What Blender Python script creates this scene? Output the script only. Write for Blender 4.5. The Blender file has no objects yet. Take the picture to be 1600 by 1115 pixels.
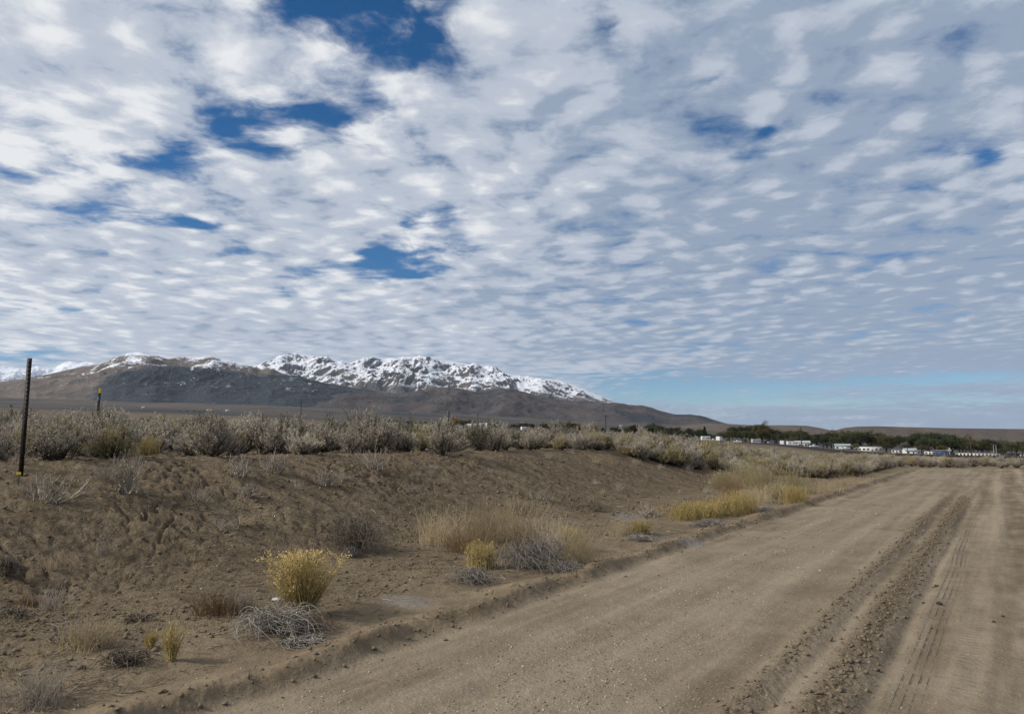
import bpy, math, numpy as np
from math import radians, sin, cos, tan, pi

sc = bpy.context.scene
col = sc.collection
F, CX, CY, VH, CAMZ = 1232.0, 800.0, 557.5, 688.0, 1.65      # photograph's focal length (px), centre, eye level row
PITCH = math.atan((VH - CY) / F)

# ------------------------------------------------------------------ camera
cam = bpy.data.cameras.new('camera'); camo = bpy.data.objects.new('camera', cam); col.objects.link(camo)
camo.location = (0, 0, CAMZ); camo.rotation_euler = (pi / 2 + PITCH, 0, 0)
cam.sensor_width = 36; cam.lens = 36 * F / 1600; cam.clip_start = 0.1; cam.clip_end = 120000
sc.camera = camo
sc.view_settings.view_transform = 'Standard'; sc.view_settings.look = 'None'
sc.view_settings.exposure = 0.12; sc.view_settings.gamma = 1.0; sc.view_settings.use_curve_mapping = False
sc.cycles.use_denoising = True; sc.cycles.denoising_prefilter = 'ACCURATE'; sc.cycles.denoising_input_passes = 'RGB_ALBEDO_NORMAL'
sc.cycles.volume_bounces = 0; sc.cycles.max_bounces = 6; sc.cycles.transparent_max_bounces = 4

def pix(u, v):                                   # direction of a photograph pixel
    a, b = (u - CX) / F, (CY - v) / F
    return np.array([a, cos(PITCH) - b * sin(PITCH), sin(PITCH) + b * cos(PITCH)])
def at(u, v, Y):                                 # the point on that line of sight at distance Y ahead
    d = pix(u, v); k = Y / d[1]
    return np.array([d[0] * k, Y, CAMZ + d[2] * k])

# ------------------------------------------------------------------ sky + sun
SUN_AZ, SUN_EL = radians(-103), radians(34)      # left of the view, a little behind
sunv = np.array([sin(SUN_AZ) * cos(SUN_EL), cos(SUN_AZ) * cos(SUN_EL), sin(SUN_EL)])
sun = bpy.data.lights.new('sun', 'SUN'); suno = bpy.data.objects.new('sun', sun); col.objects.link(suno)
sun.energy = 3.6; sun.angle = radians(4); sun.color = (1.0, 0.94, 0.85)
from mathutils import Vector
suno.rotation_euler = Vector(sunv).to_track_quat('Z', 'Y').to_euler()
suno.location = (-40, 20, 60)

class NT:                                        # short hand for node trees
    def __init__(s, tree): s.t = tree; s.n = tree.nodes; s.l = tree.links
    def new(s, ty, **kw):
        n = s.n.new(ty)
        for k, v in kw.items(): setattr(n, k, v)
        return n
    def put(s, sock, val):
        if isinstance(val, bpy.types.NodeSocket): s.l.new(val, sock)
        elif val is not None:
            try: sock.default_value = val
            except Exception:
                sock.default_value = (*val, 1.0)
    def m(s, op, a, b=None, c=None, clamp=False):
        n = s.new('ShaderNodeMath', operation=op, use_clamp=clamp)
        s.put(n.inputs[0], a)
        if b is not None: s.put(n.inputs[1], b)
        if c is not None: s.put(n.inputs[2], c)
        return n.outputs[0]
    def vm(s, op, a, b=None, out=0):
        n = s.new('ShaderNodeVectorMath', operation=op)
        s.put(n.inputs[0], a)
        if b is not None:
            if op == 'SCALE': s.put(n.inputs['Scale'], b)
            else: s.put(n.inputs[1], b)
        return n.outputs['Value'] if op in ('LENGTH', 'DOT_PRODUCT', 'DISTANCE') else n.outputs[0]
    def ss(s, x, lo, hi, a=0.0, b=1.0):
        n = s.new('ShaderNodeMapRange', interpolation_type='SMOOTHSTEP')
        for i, q in enumerate((x, lo, hi, a, b)): s.put(n.inputs[i], q)
        return n.outputs[0]
    def noise(s, vec, scale, detail=4, rough=.5, dist=0.0, dim='3D'):
        n = s.new('ShaderNodeTexNoise', noise_dimensions=dim); s.put(n.inputs['Vector'], vec)
        for k, q in (('Scale', scale), ('Detail', detail), ('Roughness', rough), ('Distortion', dist)): s.put(n.inputs[k], q)
        return n.outputs[0]
    def vor(s, vec, scale, feature='F1', rnd=1.0, smooth=None, dim='2D'):
        n = s.new('ShaderNodeTexVoronoi', feature=feature, voronoi_dimensions=dim); s.put(n.inputs['Vector'], vec)
        s.put(n.inputs['Scale'], scale); s.put(n.inputs['Randomness'], rnd)
        if smooth is not None: s.put(n.inputs['Smoothness'], smooth)
        return n.outputs['Distance']
    def mix(s, f, a, b, blend='MIX'):
        n = s.new('ShaderNodeMix', data_type='RGBA', blend_type=blend)
        s.put(n.inputs[0], f); s.put(n.inputs[6], a); s.put(n.inputs[7], b)
        return n.outputs[2]
    def attr(s, name):
        n = s.new('ShaderNodeAttribute', attribute_name=name); return n.outputs['Fac']

world = bpy.data.worlds.new('World'); sc.world = world; world.use_nodes = True
world.cycles.sampling_method = 'MANUAL'; world.cycles.sample_map_resolution = 512
w = NT(world.node_tree); w.n.clear()
sky = w.new('ShaderNodeTexSky', sky_type='NISHITA', sun_disc=False)
sky.sun_elevation = SUN_EL; sky.sun_rotation = SUN_AZ; sky.altitude = 1700; sky.air_density = 1.0; sky.dust_density = 0.2; sky.ozone_density = 4.0
dirn = w.vm('NORMALIZE', w.new('ShaderNodeTexCoord').outputs['Generated'])
sp = w.new('ShaderNodeSeparateXYZ'); w.l.new(dirn, sp.inputs[0])
dz = sp.outputs[2]
CURV = 0.045
den = w.m('ADD', w.m('MAXIMUM', dz, 0.0), CURV)
cb = w.new('ShaderNodeCombineXYZ')
w.l.new(w.m('DIVIDE', sp.outputs[0], den), cb.inputs[0]); w.l.new(w.m('DIVIDE', sp.outputs[1], den), cb.inputs[1])
P = cb.outputs[0]
def sky_p(u, v):
    d = pix(u, v); d = d / np.linalg.norm(d); return d[:2] / (max(d[2], 0) + CURV)
# openings in the cloud deck (u, v, half width, half height in the photograph, depth)
HOLES = [(570, 10, 190, 66, .95), (700, 60, 70, 50, .35), (450, 50, 70, 40, .45), (640, 95, 130, 55, .22), (380, 190, 45, 20, .5), (520, 185, 90, 30, .36), (600, 235, 80, 26, .16),
         (265, 255, 60, 24, .4), (420, 245, 50, 20, .24), (280, 352, 95, 18, .8), (655, 345, 70, 18, .62), (640, 412, 80, 36, .8), (560, 430, 80, 20, .24),
         (90, 484, 90, 7, .5), (20, 465, 40, 7, .4), (940, 42, 32, 30, .34), (1120, 120, 26, 16, .34), (1183, 200, 22, 10, .42), (1140, 245, 45, 14, .40),
         (1510, 105, 50, 40, .32), (1545, 243, 40, 14, .36), (1390, 415, 40, 8, .36), (960, 508, 60, 7, .34), (1350, 522, 70, 7, .26), (820, 215, 40, 14, .2), (880, 25, 60, 40, .15),
         (540, 165, 230, 100, .24), (330, 240, 150, 60, .14), (400, 330, 330, 60, .08), (1500, 590, 260, 14, .5), (1050, 612, 160, 24, .7), (1350, 625, 300, 20, .45), (30, 560, 90, 16, .6), (900, 590, 60, 12, .2)]
THICK = [(150, 120, 300, 160, .16), (800, 60, 90, 110, .28), (480, 330, 120, 45, .2), (900, 180, 160, 120, .12), (1250, 60, 250, 90, .10), (560, 280, 160, 30, .2), (180, 420, 260, 60, .15), (760, 440, 120, 60, .2), (1000, 330, 300, 80, .10), (420, 500, 420, 40, .25)]
def gauss_sum(lst):
    tot = None
    for (u, v, ru, rv, k) in lst:
        c = sky_p(u, v)
        rx = abs(sky_p(u + ru, v)[0] - sky_p(u - ru, v)[0]) / 2
        ry = abs(sky_p(u, v + rv)[1] - sky_p(u, v - rv)[1]) / 2
        # ellipse turned towards its own azimuth
        a = math.atan2(c[0], c[1])
        e1 = (cos(a) / rx, -sin(a) / rx, 0); e2 = (sin(a) / ry, cos(a) / ry, 0)
        d = w.vm('SUBTRACT', PW, (c[0], c[1], 0))
        a1 = w.vm('DOT_PRODUCT', d, e1); a2 = w.vm('DOT_PRODUCT', d, e2)
        q = w.m('MULTIPLY_ADD', a1, a1, w.m('MULTIPLY', a2, a2))
        g = w.m('MULTIPLY', w.m('EXPONENT', w.m('MULTIPLY', q, -1.0)), k)
        tot = g if tot is None else w.m('ADD', tot, g)
    return tot
warp = w.new('ShaderNodeTexNoise', noise_dimensions='2D'); w.l.new(P, warp.inputs['Vector']); warp.inputs['Scale'].default_value = 2.6; warp.inputs['Detail'].default_value = 3
WV = w.vm('SUBTRACT', warp.outputs['Color'], (.5, .5, .5))
PW = w.vm('ADD', P, w.vm('SCALE', WV, .34))
PC = w.vm('ADD', P, w.vm('SCALE', WV, .16))
def deck(off, det):
    p = w.vm('ADD', PC, off) if off else PC
    cell = w.vor(p, 4.9, 'SMOOTH_F1', 1.0, .8)
    fine = w.noise(p, 6.2, det, .62, .0, '2D')
    d = w.m('MULTIPLY', w.m('SUBTRACT', .40, cell), .90)
    return w.m('ADD', d, w.m('MULTIPLY', w.m('SUBTRACT', fine, .5), 1.25))
d0 = deck(None, 8)
sdx = sunv[:2] / np.linalg.norm(sunv[:2])
d1 = deck((sdx[0] * .07, sdx[1] * .07, 0), 2)
big = w.noise(P, 1.1, 2, .5, 0, '2D')
bias = w.m('SUBTRACT', gauss_sum(THICK), gauss_sum(HOLES))
lowf = w.ss(dz, .05, .20)                                      # towards the horizon the deck flattens into a veil
dens = w.m('ADD', w.m('ADD', w.m('ADD', w.m('MULTIPLY', d0, w.m('ADD', .5, w.m('MULTIPLY', lowf, .5))), bias), w.m('MULTIPLY', w.m('SUBTRACT', big, .5), .6)), .58)
alpha = w.ss(dens, -.16, .52)
relief = w.m('SUBTRACT', d0, d1)
lit = w.m('MULTIPLY', w.m('ADD', w.m('MULTIPLY', relief, .38), w.m('MULTIPLY', d0, .66)), w.m('ADD', .45, w.m('MULTIPLY', lowf, .55)))
lit = w.m('ADD', lit, w.m('MULTIPLY', w.m('SUBTRACT', w.noise(P, .8, 3, .55, 0, '2D'), .5), .9))
lit = w.m('ADD', lit, w.m('MULTIPLY', w.m('SUBTRACT', w.vm('DOT_PRODUCT', dirn, tuple(sunv)), .05), .75))    # whiter towards the sun
ramp = w.new('ShaderNodeValToRGB'); w.l.new(w.m('ADD', lit, .40, clamp=True), ramp.inputs[0])
cr = ramp.color_ramp; cr.interpolation = 'EASE'
cr.elements[0].position = 0.0; cr.elements[0].color = (.285, .350, .455, 1)
cr.elements[1].position = 1.0; cr.elements[1].color = (.79, .80, .81, 1)
e = cr.elements.new(.45); e.color = (.475, .52, .60, 1)
hs = w.new('ShaderNodeHueSaturation'); hs.inputs['Saturation'].default_value = 1.32; w.l.new(sky.outputs[0], hs.inputs['Color'])
skyc = w.vm('SCALE', hs.outputs[0], .078)
colr = w.mix(w.m('MULTIPLY', alpha, .97), skyc, ramp.outputs[0])
bg = w.new('ShaderNodeBackground'); w.l.new(colr, bg.inputs[0]); bg.inputs[1].default_value = 1.0
wo = w.new('ShaderNodeOutputWorld'); w.l.new(bg.outputs[0], wo.inputs[0])

# ------------------------------------------------------------------ numeric helpers
def hash2(xi, yi, seed):
    with np.errstate(over='ignore'):
        h = (xi.astype(np.int64) * 374761393 + yi.astype(np.int64) * 668265263 + seed * 144269504) & 0xffffffff
        h = ((h ^ (h >> 13)) * 1274126177) & 0xffffffff
        return (h ^ (h >> 16)) & 0xffffffff
def gnoise(x, y, seed=0):
    x = np.asarray(x, float); y = np.asarray(y, float)
    xi = np.floor(x); yi = np.floor(y); fx = x - xi; fy = y - yi
    out = 0
    sx = fx * fx * fx * (fx * (fx * 6 - 15) + 10); sy = fy * fy * fy * (fy * (fy * 6 - 15) + 10)
    for ix in (0, 1):
        for iy in (0, 1):
            a = hash2(xi + ix, yi + iy, seed) * (2 * pi / 4294967296.0)
            g = np.cos(a) * (fx - ix) + np.sin(a) * (fy - iy)
            out = out + g * (sx if ix else 1 - sx) * (sy if iy else 1 - sy)
    return out * 1.4
def fbm(x, y, seed=0, oct=4, gain=.5, lac=2.03):
    s = 0; a = 1.0; t = 0
    for i in range(oct):
        s = s + a * gnoise(x, y, seed + i * 17); t += a; a *= gain; x = x * lac + 3.1; y = y * lac - 1.7
    return s / t
def ridged(x, y, seed=0, oct=4, gain=.5):
    s = 0; a = 1.0; t = 0
    for i in range(oct):
        s = s + a * (1 - 2 * np.abs(gnoise(x, y, seed + i * 13))); t += a; a *= gain; x = x * 2.07 + 1.3; y = y * 2.07 + 5.1
    return s / t
def worley(x, y, seed=0):
    xi = np.floor(x); yi = np.floor(y); f1 = np.full(np.shape(x), 9.0); f2 = f1.copy()
    for ix in (-1, 0, 1):
        for iy in (-1, 0, 1):
            cx, cy = xi + ix, yi + iy
            px = cx + hash2(cx, cy, seed) / 4294967296.0; py = cy + hash2(cx, cy, seed + 71) / 4294967296.0
            d = np.hypot(x - px, y - py)
            f2 = np.where(d < f1, f1, np.minimum(f2, d)); f1 = np.minimum(f1, d)
    return f1, f2
def sstep(x, a, b):
    q = np.clip((x - a) / (b - a), 0, 1); return q * q * (3 - 2 * q)
def lerp(a, b, q): return a + (b - a) * q

def mesh_np(name, V, Q=None, T=None, smooth=False, attrs=None):
    me = bpy.data.meshes.new(name)
    V = np.asarray(V, np.float32).reshape(-1, 3)
    Q = np.zeros((0, 4), np.int32) if Q is None else np.asarray(Q, np.int32).reshape(-1, 4)
    T = np.zeros((0, 3), np.int32) if T is None else np.asarray(T, np.int32).reshape(-1, 3)
    me.vertices.add(len(V)); me.vertices.foreach_set('co', V.ravel())
    nl = Q.size + T.size; me.loops.add(nl)
    me.loops.foreach_set('vertex_index', np.concatenate([Q.ravel(), T.ravel()]))
    npoly = len(Q) + len(T); me.polygons.add(npoly)
    st = np.concatenate([np.arange(len(Q)) * 4, Q.size + np.arange(len(T)) * 3]).astype(np.int32)
    me.polygons.foreach_set('loop_start', st)
    if smooth: me.polygons.foreach_set('use_smooth', np.ones(npoly, bool))
    me.update(calc_edges=True)
    for k, a in (attrs or {}).items():
        at_ = me.attributes.new(k, 'FLOAT', 'POINT'); at_.data.foreach_set('value', np.asarray(a, np.float32).ravel())
    return me
def link(name, me, mat=None, parent=None, kind=None, label=None, cat=None, group=None):
    o = bpy.data.objects.new(name, me); col.objects.link(o)
    if mat is not None and len(me.materials) == 0: me.materials.append(mat)
    if parent is not None: o.parent = parent
    tag(o, label, cat, group, kind); return o
def tag(o, label=None, cat=None, group=None, kind=None):
    for k, v in (('label', label), ('category', cat), ('group', group), ('kind', kind)):
        if v: o[k] = v
def thing(name, label, cat, loc=(0, 0, 0), rz=0.0, group=None, scale=1.0):
    o = bpy.data.objects.new(name, None); col.objects.link(o); o.empty_display_size = .1
    o.location = loc; o.rotation_euler = (0, 0, rz)
    o.scale = scale if hasattr(scale, '__len__') else (scale,) * 3
    tag(o, label, cat, group); return o

# ------------------------------------------------------------------ materials
def mat(name):
    m = bpy.data.materials.new(name); m.use_nodes = True; t = NT(m.node_tree)
    b = t.n['Principled BSDF']; b.inputs['Roughness'].default_value = .9; b.inputs['Specular IOR Level'].default_value = .2
    return m, t, b
def rgb(r, g, b_): return (r, g, b_, 1.0)
def simple(name, c, rough=.8, var=.12, scale=3.0, metal=0.0):
    m, t, b = mat(name); oc = t.new('ShaderNodeTexCoord').outputs['Object']
    n = t.noise(oc, scale, 5, .6)
    k = t.ss(n, .3, .7, 1 - var * 2, 1 + var)
    t.put(b.inputs['Base Color'], t.mix(1.0, rgb(*c), t.vm('SCALE', (1, 1, 1), k), 'MULTIPLY'))
    b.inputs['Roughness'].default_value = rough; b.inputs['Metallic'].default_value = metal
    return m
def leafmat(name, c1, c2, trans=.15, var=.35):
    m, t, b = mat(name)
    oi = t.new('ShaderNodeObjectInfo').outputs['Random']
    oc = t.new('ShaderNodeTexCoord').outputs['Object']
    n = t.noise(oc, 9.0, 3, .6)
    f = t.m('ADD', t.m('MULTIPLY', oi, .55), t.m('MULTIPLY', n, .75)); f = t.m('SUBTRACT', f, .15, clamp=True)
    c = t.mix(f, rgb(*c1), rgb(*c2))
    wn = t.new('ShaderNodeTexWhiteNoise', noise_dimensions='1D'); t.l.new(oi, wn.inputs['W'])
    c = t.mix(1.0, c, t.vm('SCALE', (1, 1, 1), t.m('ADD', 1 - var * .5, t.m('MULTIPLY', wn.outputs['Value'], var))), 'MULTIPLY')
    t.put(b.inputs['Base Color'], c); b.inputs['Roughness'].default_value = .75
    tr = t.new('ShaderNodeBsdfTranslucent'); t.l.new(c, tr.inputs[0])
    ms = t.new('ShaderNodeMixShader'); ms.inputs[0].default_value = trans
    t.l.new(b.outputs[0], ms.inputs[1]); t.l.new(tr.outputs[0], ms.inputs[2])
    t.l.new(ms.outputs[0], t.n['Material Output'].inputs[0])
    return m

# ================================================================== TERRAIN
def road_st(x, y):
    return .527 * x + .85 * y, -(x - .62 * y + 5.05) / 1.1766      # along the road, to the left of its edge
AZT = np.array([-.85, -.65, -.325, 0, .162, .243, .325, .40, .9])
CREST = np.array([2.1, 1.95, 1.72, 1.5, 1.22, .85, .35, .0, .0])
UT = np.array([-300, 0, 200, 400, 600, 800, 1000, 1150, 1300, 1450, 1600, 1900])
VLO = np.array([632, 637, 644, 651, 662, 672, 684, 692, 701, 711, 714, 716.])
VBASE = np.array([615, 621, 627, 632, 640, 649, 659, 667, 680, 687, 688, 690.])
def hbase(x, y, detail=True):
    x = np.asarray(x, float); y = np.asarray(y, float)
    r = np.hypot(x, y) + 1e-6; th = np.arctan2(x, y); thc = np.clip(th, -.75, .75); az = np.tan(thc)
    dep = r * np.maximum(np.cos(th), .7)
    s, t = road_st(x, y)
    tw = t + .45 * gnoise(s * .16, t * .1, 5) + .22 * gnoise(s * .55, t * .4, 6)
    fall = 1 - sstep(s, 30, 58)
    toe = 3.3 + .9 * sstep(s, 8, 22); top = 7.7 + .6 * sstep(s, 10, 30)
    q = np.clip((tw - toe) / (top - toe), 0, 1)
    prof = lerp(q, q * q * (3 - 2 * q), .6)
    edge = .1 + 1.2 * fall
    crest = np.interp(az, AZT, CREST)
    plat = lerp(edge, np.maximum(crest, edge * fall * .8), sstep(t, 8, 34))
    z = .14 * np.clip(t / 3.2, 0, 1) + (plat - .1) * prof
    z = np.where(t > 0, z, 0) - .02 * np.clip(y - 49, 0, 120) * sstep(az, .12, .42)
    u = CX + F * az * .995
    vlo = np.interp(u, UT, VLO); vb = np.interp(u, UT, VBASE)
    v = lerp(vlo, vb, sstep(np.log(np.maximum(r, 1)), math.log(1300), math.log(7500)))
    far = CAMZ + (VH - v) / F * dep
    z = lerp(z, far, sstep(np.log(np.maximum(r, 1)), math.log(80), math.log(360)))
    return z
def road_mask(x, y):
    s, t = road_st(x, y)
    m = sstep(-t, -.05, .2) * (1 - sstep(y + .8 * gnoise(x * .3, y * .3, 3), 45.5, 47.5)) * (1 - sstep(-t, 10, 11.5))
    return m * (1 - sstep(x - 26.5 + (y - 40) * -.35, 0, 2.0))
SILT = [(640, 945, 55, 14), (985, 808, 45, 10), (720, 860, 60, 10), (1060, 850, 60, 8)]
def ray_hit(u, v, fn=None):
    d = pix(u, v); k = np.geomspace(2.5, 900, 6000)
    h = (fn or hbase)(d[0] * k, d[1] * k); below = CAMZ + d[2] * k < h
    i = int(np.argmax(below)) if below.any() else len(k) - 1
    return np.array([d[0] * k[i], d[1] * k[i], h[i]])
def hmicro(x, y):
    s, t = road_st(x, y); rm = road_mask(x, y)
    near = 1 - sstep(np.hypot(x, y), 45, 80)
    z = .035 * fbm(x * 1.1, y * 1.1, 21, 3) * (1 - rm) * near + .012 * fbm(x * 2.5, y * 2.5, 22, 3) * near
    # bank: lumps, rills down the slope, drying cracks
    bk = sstep(t, 2.6, 4.6) * near
    rill = ridged(s * 1.3 + .5 * gnoise(s * .7, t * .7, 8), t * .22, 31, 3)
    z = z + bk * (.055 * rill * (1 - sstep(t, 7.2, 8.2)) + .032 * fbm(x * 2.2, y * 2.2, 24, 4) + .030 * fbm(x * 8, y * 8, 25, 3, .65))
    wx = x + .16 * gnoise(x * 3, y * 3, 41); wy = y + .16 * gnoise(x * 3, y * 3, 42)
    f1, f2 = worley(wx * 3.2, wy * 3.2, 9)
    pat = sstep(fbm(x * .35, y * .35, 51, 2), -.25, .25)
    crack = (1 - sstep(f2 - f1, .0, .20)) * bk * pat * (.3 + .7 * sstep(-x, 0, 5))
    z = z - .06 * crack + .02 * bk * pat * (1 - f1)
    # windrow of graded dirt along the road's edge
    wob = .12 * gnoise(s * .6, s * 0 + 2, 61) + .05 * gnoise(s * 2.6, t * 2, 62)
    tt_ = t - .10 + wob; g = np.where(tt_ > 0, np.exp(-(tt_ / .30) ** 2), np.exp(-(tt_ / .13) ** 2)) * (1 - sstep(s, 44, 52))
    z = z + g * np.maximum(.105 + .05 * gnoise(s * .9, t * 1.2, 63) + .035 * fbm(s * 5, t * 6, 64, 4, .6), .01)
    z = z + .03 * np.exp(-((t - .9) / .35) ** 2) * near
    # road: ruts, churned bands
    wt = t + .05 * gnoise(s * .35, 0 * s + 7, 71)
    fade = 1 - sstep(s, 22, 34)
    churn = np.exp(-((wt + 3.22) / .15) ** 2) * fade + .75 * np.exp(-((wt + 2.80) / .10) ** 2) * fade
    z = z + rm * churn * (.022 + .05 * fbm(s * 8, t * 11, 72, 4, .6))
    z = z - rm * .028 * np.exp(-((wt + 3.47) / .06) ** 2) * fade - rm * .022 * np.exp(-((wt + 3.0) / .07) ** 2) * fade
    z = z - rm * .02 * (np.exp(-((wt + 3.68) / .16) ** 2) + np.exp(-((wt + 5.3) / .2) ** 2) + .7 * np.exp(-((wt + 4.35) / .18) ** 2))
    z = z + rm * .012 * fbm(s * .5, t * 3.5, 74, 3) + rm * .03 * gnoise(s * .12, t * .5, 75)
    r_ = np.hypot(x, y)
    z = z + sstep(r_, 150, 900) * 1.2 * fbm(x * .004, y * .004, 81, 3) + sstep(r_, 1500, 5000) * 14 * fbm(x * .0009, y * .0009, 82, 4)
    return z, churn * rm, crack
def hground(x, y):
    x = np.atleast_1d(np.asarray(x, float)); y = np.atleast_1d(np.asarray(y, float)); return hbase(x, y) + hmicro(x, y)[0]
def build_ground():
    dense = np.radians(np.linspace(-38, 38, 780)); rest = np.radians(np.arange(43, 318, 6.0))
    th = np.concatenate([dense, rest])
    r1 = np.geomspace(.5, 3.4, 10)[:-1]
    k = np.linspace(0, 1, 500); inv = 1 / lerp(1 / 3.4, 1 / 62, k); geo = 3.4 * (62 / 3.4) ** k
    r2 = np.sort(lerp(inv, geo, .72)); r3 = np.geomspace(63, 25500, 150)
    r = np.concatenate([r1, r2, r3]); nr, na = len(r), len(th)
    R, TH = np.meshgrid(r, th, indexing='ij'); X = R * np.sin(TH); Y = R * np.cos(TH)
    Z = hbase(X, Y); mz, churn, crack = hmicro(X, Y)
    Z = Z + mz
    s, t = road_st(X, Y); rm = road_mask(X, Y)
    silt = 0
    for (u, v, ru, rv) in SILT:
        p = ray_hit(u, v); rx = ru * p[1] / F; ry = abs(ray_hit(u, v - rv)[1] - p[1]) + .1
        silt = silt + np.exp(-((X - p[0]) / rx) ** 2 - ((Y - p[1]) / ry) ** 2)
    silt = silt * sstep(fbm(X * 1.5, Y * 1.5, 91, 3) + silt - .6, -.25, .2)
    grav = rm * np.clip(np.exp(-((t + 1.5) / .8) ** 2) + .35, 0, 1)
    grav = np.maximum(grav, .8 * np.exp(-((t - 1.2) / .6) ** 2) * sstep(fbm(X * .6, Y * .6, 92, 2), -.1, .3) * (1 - sstep(s, 20, 40)))
    V = np.stack([X, Y, Z], -1).reshape(-1, 3)
    V = np.vstack([[0, 0, 0], V])
    i = np.arange(nr - 1)[:, None] * na; j = np.arange(na)[None]; j2 = (j + 1) % na
    Q = np.stack([i + j, i + na + j, i + na + j2, i + j2], -1).reshape(-1, 4) + 1
    Q = Q[:, ::-1]
    T = np.stack([np.zeros(na, int), 1 + (np.arange(na) + 1) % na, 1 + np.arange(na)], -1)[:, ::-1]
    A = {k_: np.concatenate([[0], a.ravel()]) for k_, a in dict(road=rm, churn=churn, crack=crack, silt=np.clip(silt, 0, 1), gravel=grav, rs=s, rt=t,
         far=sstep(R, 120, 420), bank=sstep(t, .2, 2.5) * (1 - rm)).items()}
    me = mesh_np('ground', V, Q, T, True, A)
    return me
def ground_mat():
    m, t, b = mat('ground'); pos = t.new('ShaderNodeNewGeometry').outputs['Position']
    road, churn, crack, silt, grav, far, bank = [t.attr(k) for k in ('road', 'churn', 'crack', 'silt', 'gravel', 'far', 'bank')]
    rs, rt = t.attr('rs'), t.attr('rt')
    n1 = t.noise(pos, .55, 5, .6); n2 = t.noise(pos, 6.0, 6, .65); n3 = t.noise(pos, 34.0, 4, .6)
    dirt = t.mix(t.ss(n1, .3, .7), rgb(.100, .074, .046), rgb(.178, .136, .088))
    dirt = t.mix(t.ss(n2, .35, .72, 0, .7), dirt, rgb(.215, .168, .112))
    dirt = t.mix(t.m('MULTIPLY', crack, .75), dirt, rgb(.035, .026, .019))
    crl = t.new('ShaderNodeCombineXYZ'); t.put(crl.inputs[0], t.m('MULTIPLY', rs, 5.0)); t.put(crl.inputs[1], t.m('MULTIPLY', rt, .9))
    rill = t.noise(crl.outputs[0], 1.0, 5, .65, .4); face = t.m('MULTIPLY', t.ss(rt, 2.6, 4.2), t.ss(rt, 9.0, 7.4))
    dirt = t.mix(t.m('MULTIPLY', t.ss(rill, .42, .66, 0, .7), face), dirt, rgb(.078, .057, .036))
    dirt = t.mix(t.m('MULTIPLY', t.ss(t.noise(pos, 2.2, 6, .7), .50, .72, 0, .8), bank), dirt, rgb(.072, .053, .035))
    # the road: long streaks left by the grader and by tyres
    cst = t.new('ShaderNodeCombineXYZ'); t.put(cst.inputs[0], t.m('MULTIPLY', rs, .13)); t.put(cst.inputs[1], t.m('MULTIPLY', rt, 2.6))
    st1 = t.m('ADD', t.m('MULTIPLY', t.noise(cst.outputs[0], 1.0, 5, .6), .7), t.m('MULTIPLY', t.noise(pos, 1.3, 5, .65), .3))
    cst2 = t.new('ShaderNodeCombineXYZ'); t.put(cst2.inputs[0], t.m('MULTIPLY', rs, .5)); t.put(cst2.inputs[1], t.m('MULTIPLY', rt, 11.0))
    st2 = t.noise(cst2.outputs[0], 1.0, 4, .6)
    rc = t.mix(t.ss(st1, .36, .66), rgb(.125, .095, .062), rgb(.262, .212, .150))
    rc = t.mix(t.ss(st2, .45, .75, 0, .35), rc, rgb(.10, .076, .05))
    rc = t.mix(t.ss(n1, .42, .75, 0, .45), rc, rgb(.285, .235, .172))
    # tread prints: fine ribs in two bands
    def band(c, wd): return t.ss(t.m('ABSOLUTE', t.m('ADD', rt, c)), wd * 1.2, wd * .3)
    rt0 = rt; rt = t.m('ADD', rt, t.m('MULTIPLY', t.m('SUBTRACT', t.noise(pos, .11, 2, .5), .5), .22))
    rib = t.ss(t.m('SINE', t.m('MULTIPLY', rt, 115.0)), .35, .8)
    lug = t.ss(t.m('SINE', t.m('MULTIPLY', rs, 62.0)), -.2, .5)
    fd = t.ss(rs, 30, 14)
    tread = t.m('MULTIPLY', t.m('MULTIPLY', band(3.66, .13), rib), fd)
    tread2 = t.m('MULTIPLY', t.m('MULTIPLY', t.m('MULTIPLY', band(3.98, .10), lug), .5), fd)
    tread3 = t.m('MULTIPLY', t.m('MULTIPLY', t.m('MULTIPLY', band(5.1, .13), lug), .45), fd)
    tr = t.m('MULTIPLY', t.m('ADD', t.m('ADD', tread, tread2), tread3, clamp=True), t.m('MULTIPLY', t.ss(n2, .38, .6), t.ss(t.noise(pos, 1.1, 4, .6), .36, .56)))
    for c_, w_, k_ in ((4.45, .22, .65), (5.2, .18, .5), (5.75, .28, .6), (6.5, .2, .5), (2.25, .15, .35)):
        bd = t.m('MULTIPLY', t.m('MULTIPLY', band(c_, w_), t.ss(t.noise(pos, .8, 5, .65), .36, .62)), k_); rc = t.mix(bd, rc, rgb(.085, .063, .041))
    for c_, w_, k_ in ((4.02, .12, .5), (4.85, .12, .6), (5.45, .1, .5), (6.1, .14, .6), (2.0, .2, .35)):
        bd = t.m('MULTIPLY', t.m('MULTIPLY', band(c_, w_), t.ss(t.noise(pos, .7, 5, .65), .34, .6)), k_); rc = t.mix(bd, rc, rgb(.300, .243, .172))
    rc = t.mix(t.m('MULTIPLY', tr, .6), rc, rgb(.06, .046, .034))
    rc = t.mix(t.m('MULTIPLY', churn, .85), rc, rgb(.105, .080, .053))
    rc = t.mix(t.m('MULTIPLY', t.m('SUBTRACT', grav, .35), t.ss(n1, .3, .6, .35, .75)), rc, rgb(.225, .184, .132))
    c = t.mix(road, dirt, rc)
    # small gravel worked into the surface
    vg = t.new('ShaderNodeTexVoronoi', feature='F1', voronoi_dimensions='2D'); t.l.new(pos, vg.inputs['Vector']); vg.inputs['Scale'].default_value = 60
    sel = t.ss(t.vm('DOT_PRODUCT', vg.outputs['Color'], (.6, .4, 0)), .55, .8)
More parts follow.
